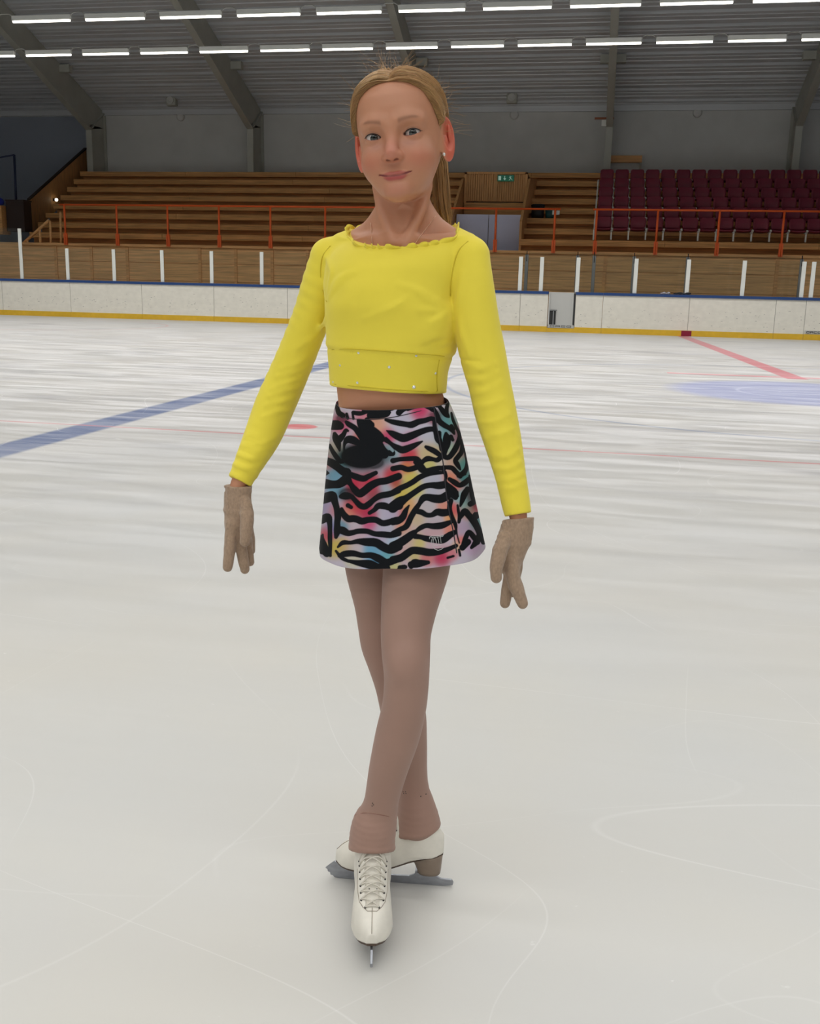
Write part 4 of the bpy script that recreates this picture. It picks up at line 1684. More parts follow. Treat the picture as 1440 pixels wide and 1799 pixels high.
def top_sdf(P):
    hs = hgt(P, PSM)
    g = .0030 + .0014 * np.clip(hs / .02, 0, 1) + .0012 * np.exp(-((hs - .008) / .006) ** 2)
    d = torso(P) - g
    # soft drapery on the chest
    ctr = pg(700, 520, 1.62)
    fold = wob(P * np.array([1, 1, 1.]) @ np.array([[.8, 0, .6], [0, 1, 0], [-.6, 0, .8]]).T * np.array([.35, .6, 1.5]), 38, 3)
    for cx_, cy_, sx_ in ((592, 500, .035), (790, 545, .045), (770, 590, .035)):
        c_ = pg(cx_, cy_, 1.63)
        d = d - .0022 * fold * np.exp(-(((P[:, 0] - c_[0]) / sx_) ** 2 + ((P[:, 2] - c_[2]) / .035) ** 2))
    d = d - .0006 * fold * np.clip(hs / .03, 0, 1)
    d = smin(d, smin(trapL(P, .0022), trapR(P, .0022), .02), .022)
    d = smin(d, neck(P) - .002, .02)
    for c_ in (clavL, clavR):
        d = smin(d, c_(P), .012)
    da, t = armL(P, .002, arc=True)
    da = folds(P, da, t, .0016, .021, 1, winL)
    da = np.maximum(da, cuff_plane(cufL, 0, P))
    db, t2 = armR(P, .002, arc=True)
    db = folds(P, db, t2, .0015, .020, 2, winR)
    db = np.maximum(db, cuff_plane(cufR, 0, P))
    # armhole seams
    d = np.maximum(d, -hgt(P, PB))
    d = smin(d, da, .007)
    d = smin(d, db, .007)
    for c_ in RIDGES:
        d = smin(d, c_(P), .007)
    # waist seam groove
    d = d + .0016 * np.exp(-(hs / .0016) ** 2) * (np.abs(P[:, 0] - ctr[0]) < .135)
    return np.maximum(d, hgt(P, PN) - neck_rise(P))


# cloth folds as soft ridges lying on the surface
RPX = [([(600, 494), (588, 505), (578, 522)], 5), ([(622, 478), (598, 488), (576, 512)], 5), ([(574, 452), (582, 474), (578, 500)], 5),
       ([(742, 522), (765, 532), (790, 538)], 6), ([(738, 545), (762, 545), (788, 540)], 5.5), ([(756, 568), (775, 556), (790, 546)], 5), ([(700, 500), (735, 512), (770, 528)], 6),
       ([(742, 600), (765, 592), (790, 588)], 5), ([(760, 610), (780, 603), (792, 600)], 4), ([(640, 560), (690, 540), (720, 520)], 6),
       ([(538, 628), (520, 640), (494, 648)], 4.5), ([(532, 648), (512, 655), (488, 662)], 5), ([(528, 664), (505, 672), (478, 684)], 4.5), ([(524, 682), (505, 684), (474, 696)], 5), ([(518, 700), (495, 705), (468, 712)], 4.5), ([(508, 722), (490, 722), (462, 734)], 4.5),
       ([(560, 585), (545, 598), (520, 612)], 5), ([(572, 560), (560, 580), (535, 600)], 5),
       ([(418, 800), (440, 806), (466, 800)], 4.5), ([(424, 785), (448, 795), (476, 785)], 4.5), ([(414, 815), (432, 822), (456, 820)], 4), ([(432, 768), (458, 780), (484, 768)], 4.5),
       ([(822, 640), (845, 648), (868, 640)], 5), ([(822, 665), (846, 668), (872, 655)], 4.5), ([(828, 690), (850, 688), (880, 672)], 4.5), ([(834, 715), (858, 712), (884, 702)], 4.5), ([(842, 742), (866, 742), (892, 728)], 4), ([(852, 770), (876, 764), (898, 756)], 4),
       ([(868, 822), (892, 824), (914, 812)], 4), ([(872, 842), (896, 842), (918, 832)], 4.5), ([(876, 858), (898, 858), (921, 848)], 4), ([(866, 800), (888, 802), (910, 790)], 4),
       ([(806, 560), (812, 590), (826, 625)], 6), ([(800, 545), (806, 520), (812, 480)], 6)]
vt, ft = polygonise(top_sdf, (-.36, 1.48, .80), (.28, 1.93, 1.33), .004)
b0 = BVHTree.FromPolygons(vt.tolist(), ft.tolist())
for px_, w_ in RPX:
    ps = [cast(b0, *p) for p in px_]
    ps = [p for p in ps if p]
    if len(ps) < 2:
        continue
    n_ = len(ps)
    r_ = w_ * .00072
    RIDGES.append(Chain([(*(p[0] - (p[1] if p[1] @ (CAM - p[0]) > 0 else -p[1]) * r_ * (.62 if 0 < i < n_ - 1 else 1.25)), r_) for i, p in enumerate(ps)], 4))
vt, ft = polygonise(top_sdf, (-.36, 1.48, .80), (.28, 1.93, 1.33), .0023)
vt = relax(vt, ft, 2, .4)
ctop = np_mesh('crop_top', glocal(vt), ft, top_m, per)
bvh_top = BVHTree.FromPolygons(vt.tolist(), ft.tolist())

# ruffled neckline
rc = pg(700, 424, 1.69)
V, F, nth = [], [], 420
prevr = None
ths = np.linspace(0, 2 * math.pi, nth, endpoint=False)
rr = np.linspace(.02, .22, 260)
edge = []
for th in ths:
    D = np.array([math.cos(th), math.sin(th), 0])
    P = rc + D * rr[:, None]
    P[:, 2] = PN[0] + PN[1] * P[:, 0] + PN[2] * P[:, 1] - .002 + neck_rise(P)
    dd = top_sdf(P)
    ins = np.where(dd < 0)[0]
    edge.append(P[ins[-1]] if len(ins) else P[60])
edge = np.array(edge)
k = np.ones(9) / 9
for c_ in range(3):
    edge[:, c_] = np.convolve(np.pad(edge[:, c_], 4, mode='wrap'), k, 'valid')
phase = np.cumsum(.75 + .5 * np.sin(ths * 5) + RNG.normal(0, .25, nth)) * .42
for i, th in enumerate(ths):
    D = np.array([math.cos(th), math.sin(th), 0])
    w = math.sin(phase[i])
    w2 = math.sin(phase[i] + 1.3)
    for s_, (o, z) in enumerate(((-.0040, -.0050), (-.0006 + .0004 * w, -.0005), (.0006 + .0022 * w, .0022 + .0012 * w2), (.0012 + .0044 * w, .0052 + .0024 * w2))):
        V.append(edge[i] + D * o + np.array([0, 0, z]))
for i in range(nth):
    j = (i + 1) % nth
    for s_ in range(3):
        F.append((i * 4 + s_, j * 4 + s_, j * 4 + s_ + 1, i * 4 + s_ + 1))
ruf = np_mesh('neck_ruffle', glocal(V), F, top_m, ctop)
mod = ruf.modifiers.new('thick', 'SOLIDIFY')
mod.thickness = .0016
mod.offset = 0

# seams: armholes, waist, hems as thin raised stitching lines
def seam(name, px, parent, bvh, r, mat_):
    P3 = [cast(bvh, *p) for p in px]
    pts = [p[0] + p[1] * r * .25 - ORG for p in P3 if p]
    if len(pts) > 1:
        return MB().tube(catmull(np.array(pts), 5), r, 6).build(name, mat_, parent)


seam('armhole_seam', [(822, 424), (806, 440), (797, 465), (792, 495), (791, 520)], ctop, bvh_top, .0010, sew_m)
seam('armhole_seam', [(580, 432), (566, 452), (563, 480), (567, 510), (574, 530)], ctop, bvh_top, .0009, sew_m)
seam('waist_seam', [(583, 614), (610, 613), (650, 615), (690, 618), (730, 621), (765, 624), (780, 626)], ctop, bvh_top, .0009, sew_m)
seam('hem_seam', [(588, 675), (620, 678), (660, 682), (700, 685), (740, 687), (768, 687)], ctop, bvh_top, .0008, sew_m)
seam('side_seam', [(771, 632), (768, 650), (767, 670), (768, 686)], ctop, bvh_top, .0009, sew_m)
for px, py, r in ((629.5, 620, .0022), (731, 625, .0022), (597, 642, .0020), (683.5, 645, .0025), (765, 656, .0022), (627.5, 672.5, .0023), (727, 680, .0030), (585, 671, .0018)):
    h = cast(bvh_top, px, py)
    if h is None:
        continue
    c_, n_ = h
    if n_ @ (CAM - c_) < 0:
        n_ = -n_
    u = np.cross(n_, [0, 0, 1.])
    u /= np.linalg.norm(u)
    w = np.cross(u, n_)
    ring = lambda q, hh: [c_ - ORG + n_ * hh + r * q * (math.cos(a) * u + math.sin(a) * w) for a in [2 * math.pi * i / 8 for i in range(8)]]
    MB().loft([ring(1, -.0005), ring(1, .0004), ring(.55, .0014)], True).build('rhinestone', crystal_m, ctop)

# =================================================================== tights
def cut_plane(P, c_, n_):
    n_ = np.asarray(n_, float)
    return (P - c_) @ (n_ / np.linalg.norm(n_))


bellF = Chain([st(667, 1418, 29.5, 1.693), st(663, 1432, 33, 1.695), st(657, 1450, 39, 1.697), st(653.5, 1475, 40.5, 1.698), st(653, 1500, 40.5, 1.698), st(653, 1530, 40, 1.70)], 5)
bellB = Chain([st(729, 1408, 30, 1.803), st(732, 1425, 34, 1.803), st(734, 1442, 38, 1.805), st(734, 1462, 41, 1.806), st(734, 1490, 41, 1.806)], 5)
cF = pg(653, 1499, 1.665)
cB = pg(735, 1459, 1.80)


def tights_sdf(P):
    f, b = legF(P), legB(P)
    # kneecaps and calves
    f = smin(f, ell(P, pg(712, 1168, 1.592), (.024, .018, .030)), .02)
    kf = bellF(P) - .0009 * np.sin(P[:, 2] * 520 + 3 * wob(P, 20, 8)) * .5
    kb = bellB(P) - .0009 * np.sin(P[:, 2] * 480 + 3 * wob(P, 20, 9)) * .5
    kf = np.maximum(kf, -cut_plane(P, cF, (0, .42, 1)))
    kb = np.maximum(kb, -cut_plane(P, cB, (-.22, .1, 1)))
    # hem roll
    kf = kf - .0012 * np.exp(-((cut_plane(P, cF, (0, .42, 1)) - .006) / .003) ** 2)
    kb = kb - .0012 * np.exp(-((cut_plane(P, cB, (-.22, .1, 1)) - .006) / .003) ** 2)
    f = smin(f, kf, .006)
    b = smin(b, kb, .006)
    d = smin(f, b, .003)
    return np.maximum(d, P[:, 2] - .84)


vl, fl_ = polygonise(tights_sdf, (-.22, 1.50, .08), (.12, 1.95, .86), .0028)
vl = relax(vl, fl_, 2, .5)
tights = np_mesh('tights', glocal(vl), fl_, tights_m, per)
bvh_t = BVHTree.FromPolygons(vl.tolist(), fl_.tolist())
seam('cuff_seam', [(624, 1432), (640, 1428), (660, 1430), (680, 1434), (696, 1437)], tights, bvh_t, .0007, pm('cuff_thread', (140, 102, 88), .7))
dots = MB()
for px, py in ((654.5, 1411), (656, 1414), (653.5, 1416), (708, 1391), (712, 1391), (709, 1394), (713, 1394), (739, 1399), (748, 1395)):
    h = cast(bvh_t, px, py)
    if h is not None:
        dots.sphere(h[0] - ORG, .0011, 8, 5)
dots.build('ventilation_holes', eyelet_m, tights)['kind'] = 'stuff'

# =================================================================== skirt
SKV = [0, .05, .15, .32, .55, .8, 1.0]
SKL = [(591, 711, 1.73), (587, 724, 1.732), (582, 755, 1.735), (576, 800, 1.738), (570, 862, 1.742), (564, 925, 1.745), (560, 966, 1.748)]
SKR = [(784, 700, 1.672), (790, 712, 1.672), (801, 738, 1.674), (814, 786, 1.676), (826, 845, 1.676), (840, 908, 1.676), (850, 952, 1.676)]
SKF = [(700, 719.5, 1.614), (700, 731, 1.611), (702, 762, 1.606), (704, 812, 1.600), (706, 880, 1.594), (708, 948, 1.588), (710, 1000, 1.584)]
Lp = np.array([pg(*p) for p in SKL])
Rp = np.array([pg(*p) for p in SKR])
Fp = np.array([pg(*p) for p in SKF])
NU, NV = 960, 380


def skirt_pt(th, v, off=0.0):
    L_, R_, F_ = [np.stack([np.interp(v, SKV, T[:, i]) for i in range(3)], -1) for T in (Lp, Rp, Fp)]
    C_ = (L_ + R_) / 2
    A_ = (R_ - L_) / 2
    B_ = C_ - F_
    # keep L and R the silhouette: superellipse section
    c_, s_ = np.cos(th), np.sin(th)
    n_ = 2.5
    q = (np.abs(c_) ** n_ + np.abs(s_) ** n_) ** (-1 / n_)
    fold = v ** 2 * (.0035 * np.sin(5 * th + .8) + .0028 * np.sin(9 * th + 2.0)) * np.clip(1 - np.exp(-((np.mod(th + .2, 2 * np.pi) - np.pi) / .5) ** 2) - np.exp(-((np.mod(th + np.pi, 2 * np.pi) - np.pi) / .6) ** 2), 0, 1)
    P = C_ + (q * c_)[..., None] * A_ + (q * s_)[..., None] * B_
    P[..., 2] = C_[..., 2] + c_ * A_[..., 2] + s_ * B_[..., 2]
    dr = P - C_
    dr[..., 2] = 0
    dr /= np.linalg.norm(dr, axis=-1)[..., None]
    return P + dr * (fold + off)[..., None]


TH, VV = np.meshgrid(np.linspace(0, 2 * np.pi, NU, endpoint=False), np.linspace(0, 1, NV), indexing='xy')
outer = skirt_pt(TH.ravel(), VV.ravel(), np.zeros(TH.size))
vin = np.linspace(1, 0, 24)
TI, VI = np.meshgrid(np.linspace(0, 2 * np.pi, NU, endpoint=False), vin, indexing='xy')
inner = skirt_pt(TI.ravel(), VI.ravel(), np.full(TI.size, -.0018))

# ---- printed pattern: brush strokes traced on the fabric
Z1, Z2, Z3, Z4, ZC = (540, 670, 9.0), (690, 670, 8.47), (540, 830, 9.0), (690, 830, 8.47), (540, 670, 4.364)
BLACK = [
    (ZC, [(225, 190, 22), (240, 240, 30), (270, 262, 32)]), (ZC, [(300, 250, 16), (308, 282, 18)]), (ZC, [(345, 245, 12), (352, 286, 14)]), (ZC, [(352, 240, 24), (400, 246, 26), (445, 238, 18)]),
    (ZC, [(480, 262, 38), (540, 256, 44), (600, 250, 38), (628, 238, 18)]), (ZC, [(645, 218, 12), (660, 210, 14)]), (ZC, [(700, 240, 34), (730, 210, 38), (800, 187, 26), (870, 180, 22), (930, 202, 22), (960, 218, 26)]),
    (ZC, [(195, 335, 55), (228, 335, 55), (252, 342, 42)]),
    (ZC, [(297, 312, 20), (318, 330, 30), (365, 360, 32), (395, 400, 34), (430, 440, 42), (490, 475, 56), (545, 510, 60), (590, 560, 50)]),
    (ZC, [(390, 300, 20), (420, 330, 56), (465, 380, 80), (520, 430, 90), (560, 480, 85), (620, 530, 60), (650, 550, 35)]), (ZC, [(455, 295, 28), (480, 335, 50)]),
    (ZC, [(600, 295, 16), (650, 310, 28), (700, 320, 32), (760, 330, 32), (800, 332, 38), (850, 310, 34), (900, 300, 30), (950, 285, 26), (985, 300, 30)]),
    (ZC, [(606, 378, 6), (650, 400, 34), (700, 425, 44), (740, 435, 46), (800, 415, 42), (860, 390, 36), (920, 370, 32), (970, 370, 28), (1000, 420, 28), (1020, 470, 28), (1030, 520, 28)]),
    (ZC, [(600, 440, 22), (645, 485, 28), (690, 510, 36), (730, 525, 42), (790, 505, 36), (840, 480, 24), (880, 460, 8)]),
    (Z1, [(430, 830, 46), (450, 900, 84), (480, 980, 76), (508, 1095, 26)]), (Z1, [(640, 782, 26), (605, 775, 44), (570, 840, 56), (525, 895, 76), (490, 935, 76)]),
    (Z1, [(350, 1010, 36), (400, 1110, 52), (470, 1210, 62), (525, 1268, 56), (575, 1240, 60), (600, 1170, 56), (578, 1060, 26), (592, 975, 46), (640, 920, 84), (720, 930, 96), (800, 970, 76), (880, 990, 60)]),
    (Z1, [(320, 1260, 84), (400, 1300, 100), (480, 1360, 92), (560, 1420, 100), (620, 1440, 110)]), (Z1, [(292, 1440, 56), (330, 1450, 24)]),
    (Z2, [(620, 320, 70), (665, 350, 60), (720, 320, 50)]), (Z2, [(700, 385, 46), (760, 460, 62), (800, 500, 56), (832, 530, 22)]), (Z2, [(765, 300, 46), (815, 310, 36), (800, 400, 44), (800, 480, 44)]),
    (Z2, [(600, 390, 36), (650, 490, 54), (690, 590, 60), (760, 650, 60), (830, 690, 52), (890, 740, 44), (912, 780, 24)]),
    (Z2, [(610, 580, 36), (620, 680, 44), (640, 780, 54), (670, 860, 70), (700, 920, 44), (708, 1000, 16)]), (Z2, [(690, 765, 46), (690, 840, 46)]),
    (Z2, [(790, 775, 34), (800, 850, 84), (800, 930, 84), (780, 1020, 56), (760, 1110, 56), (830, 1130, 56), (900, 1050, 62), (950, 960, 62), (980, 880, 52), (990, 800, 42), (960, 720, 32), (930, 660, 32), (890, 560, 32), (870, 470, 22)]),
    (Z2, [(860, 830, 56), (890, 870, 36)]), (Z2, [(870, 665, 44), (900, 710, 44)]),
    (Z2, [(1020, 880, 32), (1030, 960, 42), (1020, 1050, 52), (970, 1120, 54), (930, 1180, 54), (960, 1240, 54), (1000, 1310, 24)]),
    (Z2, [(1062, 1000, 16), (1080, 1100, 24), (1100, 1200, 32), (1090, 1300, 50), (1040, 1370, 60), (980, 1400, 54)]),
    (Z2, [(740, 1275, 36), (800, 1280, 46), (880, 1290, 54), (940, 1350, 54), (1000, 1410, 54)]),
    (Z2, [(490, 975, 34), (540, 1000, 54), (620, 1040, 62), (690, 1090, 54), (722, 1120, 34)]),
    (Z2, [(0, 1180, 60), (100, 1160, 48), (250, 1150, 54), (350, 1150, 54), (400, 1180, 44)]), (Z2, [(430, 1215, 46), (460, 1180, 50), (520, 1150, 62), (600, 1160, 46), (660, 1170, 54), (712, 1130, 54)]),
    (Z2, [(335, 1200, 50), (395, 1250, 84), (440, 1310, 84), (500, 1325, 50), (600, 1310, 62), (700, 1290, 54), (755, 1300, 54)]), (Z2, [(0, 1300, 60), (120, 1280, 60), (220, 1310, 60), (320, 1290, 60), (390, 1260, 60)]),
    (Z4, [(772, 0, 44), (790, 60, 36), (782, 140, 36), (850, 250, 100), (900, 310, 110), (930, 370, 60)]), (Z4, [(862, 420, 54), (842, 520, 54), (860, 620, 54), (900, 700, 42), (930, 780, 42), (942, 860, 24), (960, 950, 14), (988, 1050, 14)]),
    (Z4, [(840, 100, 44), (920, 150, 62), (990, 190, 54), (1060, 160, 62), (1130, 100, 54)]), (Z4, [(1010, 30, 54), (1070, 20, 36)]), (Z4, [(940, 300, 56), (960, 350, 36)]),
    (Z4, [(962, 490, 24), (972, 560, 32), (985, 640, 32), (980, 740, 32), (1000, 660, 40)]), (Z4, [(1110, 250, 62), (1060, 330, 72), (1030, 420, 52), (1002, 500, 22)]),
    (Z4, [(1000, 700, 16), (1020, 640, 52), (1070, 580, 72), (1130, 640, 72), (1200, 720, 82), (1260, 830, 72), (1320, 960, 82)]), (Z4, [(1150, 470, 60), (1205, 430, 60), (1175, 330, 50), (1165, 200, 50), (1140, 50, 24)]),
    (Z4, [(1240, 640, 82), (1282, 620, 54)]), (Z4, [(1050, 1080, 54), (1080, 980, 54), (1130, 890, 54), (1200, 960, 62), (1260, 1040, 54)]),
    (Z4, [(0, 300, 64), (110, 235, 64), (200, 195, 60), (300, 140, 60), (400, 70, 60), (550, 15, 54), (750, 0, 36)]),
    (Z4, [(0, 520, 120), (100, 440, 112), (200, 380, 72), (330, 290, 62), (450, 215, 62), (560, 190, 62), (680, 195, 82), (772, 180, 82)]),
    (Z4, [(392, 470, 46), (450, 385, 72), (520, 370, 76), (620, 390, 92), (720, 390, 94), (805, 345, 94)]), (Z4, [(392, 470, 50), (330, 560, 62), (270, 660, 64), (200, 800, 64), (100, 850, 54), (0, 905, 54)]),
    (Z4, [(240, 490, 16), (190, 570, 54), (150, 660, 74), (80, 720, 74), (0, 730, 84)]), (Z4, [(340, 580, 50), (420, 590, 62), (500, 632, 54), (580, 632, 54), (660, 590, 74), (740, 600, 84), (835, 590, 74)]),
    (Z4, [(352, 868, 40), (420, 820, 54), (500, 790, 54), (600, 800, 66), (720, 790, 74), (830, 750, 54), (905, 718, 34)]), (Z4, [(352, 868, 40), (280, 925, 80), (200, 985, 90), (100, 1050, 96), (0, 1100, 100)]),
    (Z4, [(330, 950, 60), (420, 962, 54), (500, 985, 66), (620, 1000, 74), (740, 1000, 84), (850, 930, 72), (922, 890, 52)]),
    (Z4, [(0, 1300, 84), (120, 1270, 84), (220, 1200, 82), (300, 1160, 82), (420, 1170, 84), (540, 1190, 82), (680, 1180, 72), (800, 1150, 54), (942, 1090, 42)]),
    (Z4, [(100, 1412, 44), (172, 1395, 34)]), (Z4, [(270, 1400, 54), (320, 1345, 82), (400, 1352, 72), (440, 1340, 24)]), (Z4, [(880, 1250, 16), (912, 1244, 12)]),
    (Z3, [(270, 180, 120), (400, 190, 92), (500, 180, 100), (580, 130, 112), (620, 112, 110), (680, 180, 62), (740, 265, 82), (820, 335, 92), (900, 290, 92), (1000, 210, 92), (1120, 150, 82), (1250, 130, 82), (1440, 60, 82)]),
    (Z3, [(660, 20, 60), (760, 65, 76), (880, 98, 74), (960, 65, 64), (1080, 5, 50)]), (Z3, [(290, 20, 44), (320, 15, 24)]),
    (Z3, [(250, 420, 112), (330, 390, 122), (400, 370, 100), (430, 460, 82), (460, 560, 72), (480, 680, 82), (470, 800, 72), (470, 920, 82), (450, 1020, 44)]),
    (Z3, [(530, 380, 54), (600, 370, 92), (690, 380, 62), (760, 450, 62), (830, 520, 72), (900, 540, 72), (970, 500, 72), (1050, 430, 62), (1150, 370, 72), (1300, 340, 72), (1440, 290, 62)]),
    (Z3, [(640, 522, 54), (690, 550, 44)]), (Z3, [(980, 640, 44), (1060, 590, 54), (1120, 530, 72), (1220, 530, 82), (1320, 560, 72), (1440, 520, 110)]),
    (Z3, [(540, 580, 44), (570, 660, 72), (640, 730, 82), (720, 730, 82), (780, 740, 82), (860, 770, 82), (960, 750, 72), (1080, 750, 72), (1180, 800, 72), (1280, 790, 72), (1380, 750, 62), (1440, 740, 62)]),
    (Z3, [(480, 900, 72), (560, 920, 92), (640, 960, 72), (720, 950, 62), (800, 930, 62), (940, 930, 62), (1060, 970, 62), (1200, 980, 72), (1320, 990, 72), (1440, 960, 72)]),
    (Z3, [(480, 1180, 24), (560, 1110, 54), (680, 1110, 44), (800, 1090, 62), (920, 1100, 92), (1080, 1110, 100), (1200, 1180, 100), (1320, 1220, 100), (1440, 1170, 100)]),
    (Z3, [(500, 1320, 36), (580, 1290, 72), (720, 1280, 72), (860, 1310, 62), (1000, 1310, 72), (1120, 1360, 92), (1240, 1420, 82), (1340, 1400, 82), (1440, 1370, 72)]),
    (Z3, [(640, 1390, 24), (760, 1410, 36), (900, 1420, 54), (1000, 1430, 62), (1100, 1470, 54)]),
    (Z3, [(230, 750, 92), (320, 710, 92), (350, 800, 62), (355, 920, 54), (355, 1050, 54), (360, 1180, 44), (360, 1300, 34)]), (Z3, [(240, 985, 24), (230, 1060, 54), (230, 1150, 100), (240, 1230, 100)]),
]
PXZ = (0, 0, 1.0)
BLACK += [(PXZ, [(590, 968, 3), (600, 980, 5), (612, 986, 4)]), (PXZ, [(828, 962, 4), (838, 950, 9), (842, 938, 6)]), (PXZ, [(648, 990, 3), (668, 994, 6), (690, 990, 3)]), (PXZ, [(563, 945, 8), (566, 960, 14), (574, 972, 10)]), (PXZ, [(579, 958, 4), (580, 976, 4)]), (PXZ, [(606, 984, 3), (630, 991, 5), (655, 996, 7), (680, 998, 8)]), (PXZ, [(722, 992, 9), (735, 990, 10), (752, 988, 5)]),
          (PXZ, [(700, 1000, 4), (712, 996, 5)]), (PXZ, [(845, 935, 8), (849, 952, 7)]), (PXZ, [(812, 962, 8), (822, 952, 8)]), (PXZ, [(806, 966, 3), (808, 976, 3)]), (PXZ, [(786, 980, 3), (796, 977, 3)]),
          (PXZ, [(716, 716, 9), (730, 713, 7), (750, 711, 6), (766, 708, 5)]), (PXZ, [(640, 722, 7), (662, 722, 8), (684, 719, 6)]), (PXZ, [(770, 705, 10), (780, 706, 8)])]
LIGHT = [(ZC, [(585, 470, 12), (615, 500, 32), (648, 530, 28)])]
BLACK2 = [(Z1, [(1290, 1118, 70), (1345, 1150, 50)])]
# soft colour clouds of the print: px, py, radius, colour
CLOUD = [(600, 745, 14, (206, 96, 132)), (640, 770, 16, (220, 120, 110)), (660, 745, 22, (226, 168, 140)), (680, 765, 13, (206, 60, 110)), (700, 735, 24, (200, 196, 214)), (735, 720, 16, (200, 44, 96)), (765, 735, 12, (150, 50, 76)),
         (640, 730, 14, (208, 128, 150)), (600, 805, 15, (92, 160, 164)), (590, 790, 12, (200, 190, 176)), (578, 815, 12, (204, 150, 150)), (588, 835, 17, (116, 166, 192)), (565, 845, 12, (180, 172, 205)), (590, 860, 14, (124, 176, 200)),
         (685, 795, 14, (160, 190, 200)), (720, 800, 14, (204, 56, 70)), (755, 795, 20, (206, 186, 140)), (755, 765, 18, (196, 196, 210)), (720, 775, 14, (206, 140, 170)), (755, 818, 12, (206, 200, 120)), (775, 815, 10, (206, 198, 190)),
         (622, 850, 15, (200, 40, 70)), (650, 850, 16, (196, 40, 66)), (690, 836, 14, (206, 50, 60)), (715, 822, 11, (214, 130, 70)), (660, 872, 15, (150, 50, 60)), (680, 860, 14, (170, 180, 195)), (693, 852, 10, (200, 90, 60)), (722, 842, 14, (212, 196, 96)),
         (625, 890, 18, (200, 62, 70)), (645, 900, 16, (186, 40, 76)), (612, 905, 12, (220, 150, 124)), (675, 885, 17, (190, 186, 206)), (705, 868, 15, (212, 190, 88)), (730, 860, 15, (210, 200, 110)), (760, 850, 20, (190, 190, 206)), (780, 860, 14, (196, 190, 200)),
         (720, 890, 15, (222, 170, 110)), (708, 905, 13, (206, 110, 110)), (690, 905, 14, (190, 180, 205)), (745, 890, 18, (196, 188, 194)), (780, 890, 12, (220, 150, 130)), (790, 910, 10, (232, 170, 110)), (760, 915, 18, (196, 186, 196)),
         (600, 925, 12, (112, 156, 176)), (625, 920, 12, (200, 190, 200)), (648, 922, 13, (206, 90, 130)), (680, 925, 16, (190, 190, 206)), (705, 925, 13, (224, 156, 124)), (735, 910, 15, (206, 184, 150)), (720, 945, 18, (206, 176, 166)), (760, 935, 18, (204, 166, 170)), (790, 930, 12, (224, 140, 120)),
         (585, 895, 10, (206, 130, 130)), (575, 890, 16, (176, 166, 200)), (586, 930, 12, (150, 150, 200)), (576, 940, 12, (208, 90, 100)), (588, 962, 14, (212, 190, 90)), (605, 960, 14, (206, 176, 110)), (625, 940, 16, (206, 178, 190)), (665, 942, 18, (190, 176, 200)), (690, 950, 14, (180, 200, 220)),
         (620, 965, 16, (204, 192, 196)), (655, 966, 16, (104, 168, 200)), (680, 978, 14, (110, 176, 190)), (706, 972, 14, (206, 170, 170)), (735, 952, 12, (212, 200, 120)), (765, 955, 16, (204, 180, 190)), (660, 988, 14, (92, 150, 190)), (690, 996, 14, (206, 200, 140)), (620, 984, 12, (206, 204, 180)),
         (725, 978, 12, (206, 190, 130)), (750, 980, 12, (206, 120, 120)), (775, 978, 14, (190, 40, 80)), (793, 972, 10, (212, 130, 140)), (715, 990, 12, (200, 180, 190)),
         (775, 735, 12, (90, 150, 156)), (785, 745, 14, (96, 160, 168)), (778, 770, 14, (110, 166, 174)), (795, 700, 10, (170, 200, 170)), (805, 765, 14, (150, 110, 130)), (793, 790, 10, (160, 186, 170)), (800, 800, 14, (196, 170, 150)), (812, 790, 12, (150, 120, 130)), (790, 818, 13, (206, 170, 150)), (812, 815, 13, (80, 150, 150)),
         (790, 840, 12, (224, 140, 110)), (800, 855, 12, (226, 110, 96)), (815, 840, 12, (70, 140, 144)), (808, 870, 14, (150, 190, 200)), (798, 895, 12, (220, 90, 90)), (815, 890, 14, (140, 180, 180)), (830, 870, 13, (90, 70, 80)), (838, 890, 10, (180, 50, 70)), (822, 900, 12, (200, 150, 140)), (838, 920, 12, (110, 160, 165)),
         (815, 930, 14, (190, 170, 196)), (812, 950, 10, (230, 130, 120)), (835, 940, 12, (190, 170, 190)), (830, 960, 12, (206, 180, 210)), (803, 960, 8, (220, 190, 160))]
DARKS = [(636, 802, 40, 22, 1.0), (612, 806, 15, 13, .9), (655, 812, 20, 12, .9), (610, 868, 14, 10, .85), (600, 735, 9, 7, .7), (832, 872, 12, 18, .45), (765, 728, 10, 6, .35), (700, 848, 10, 6, .25)]


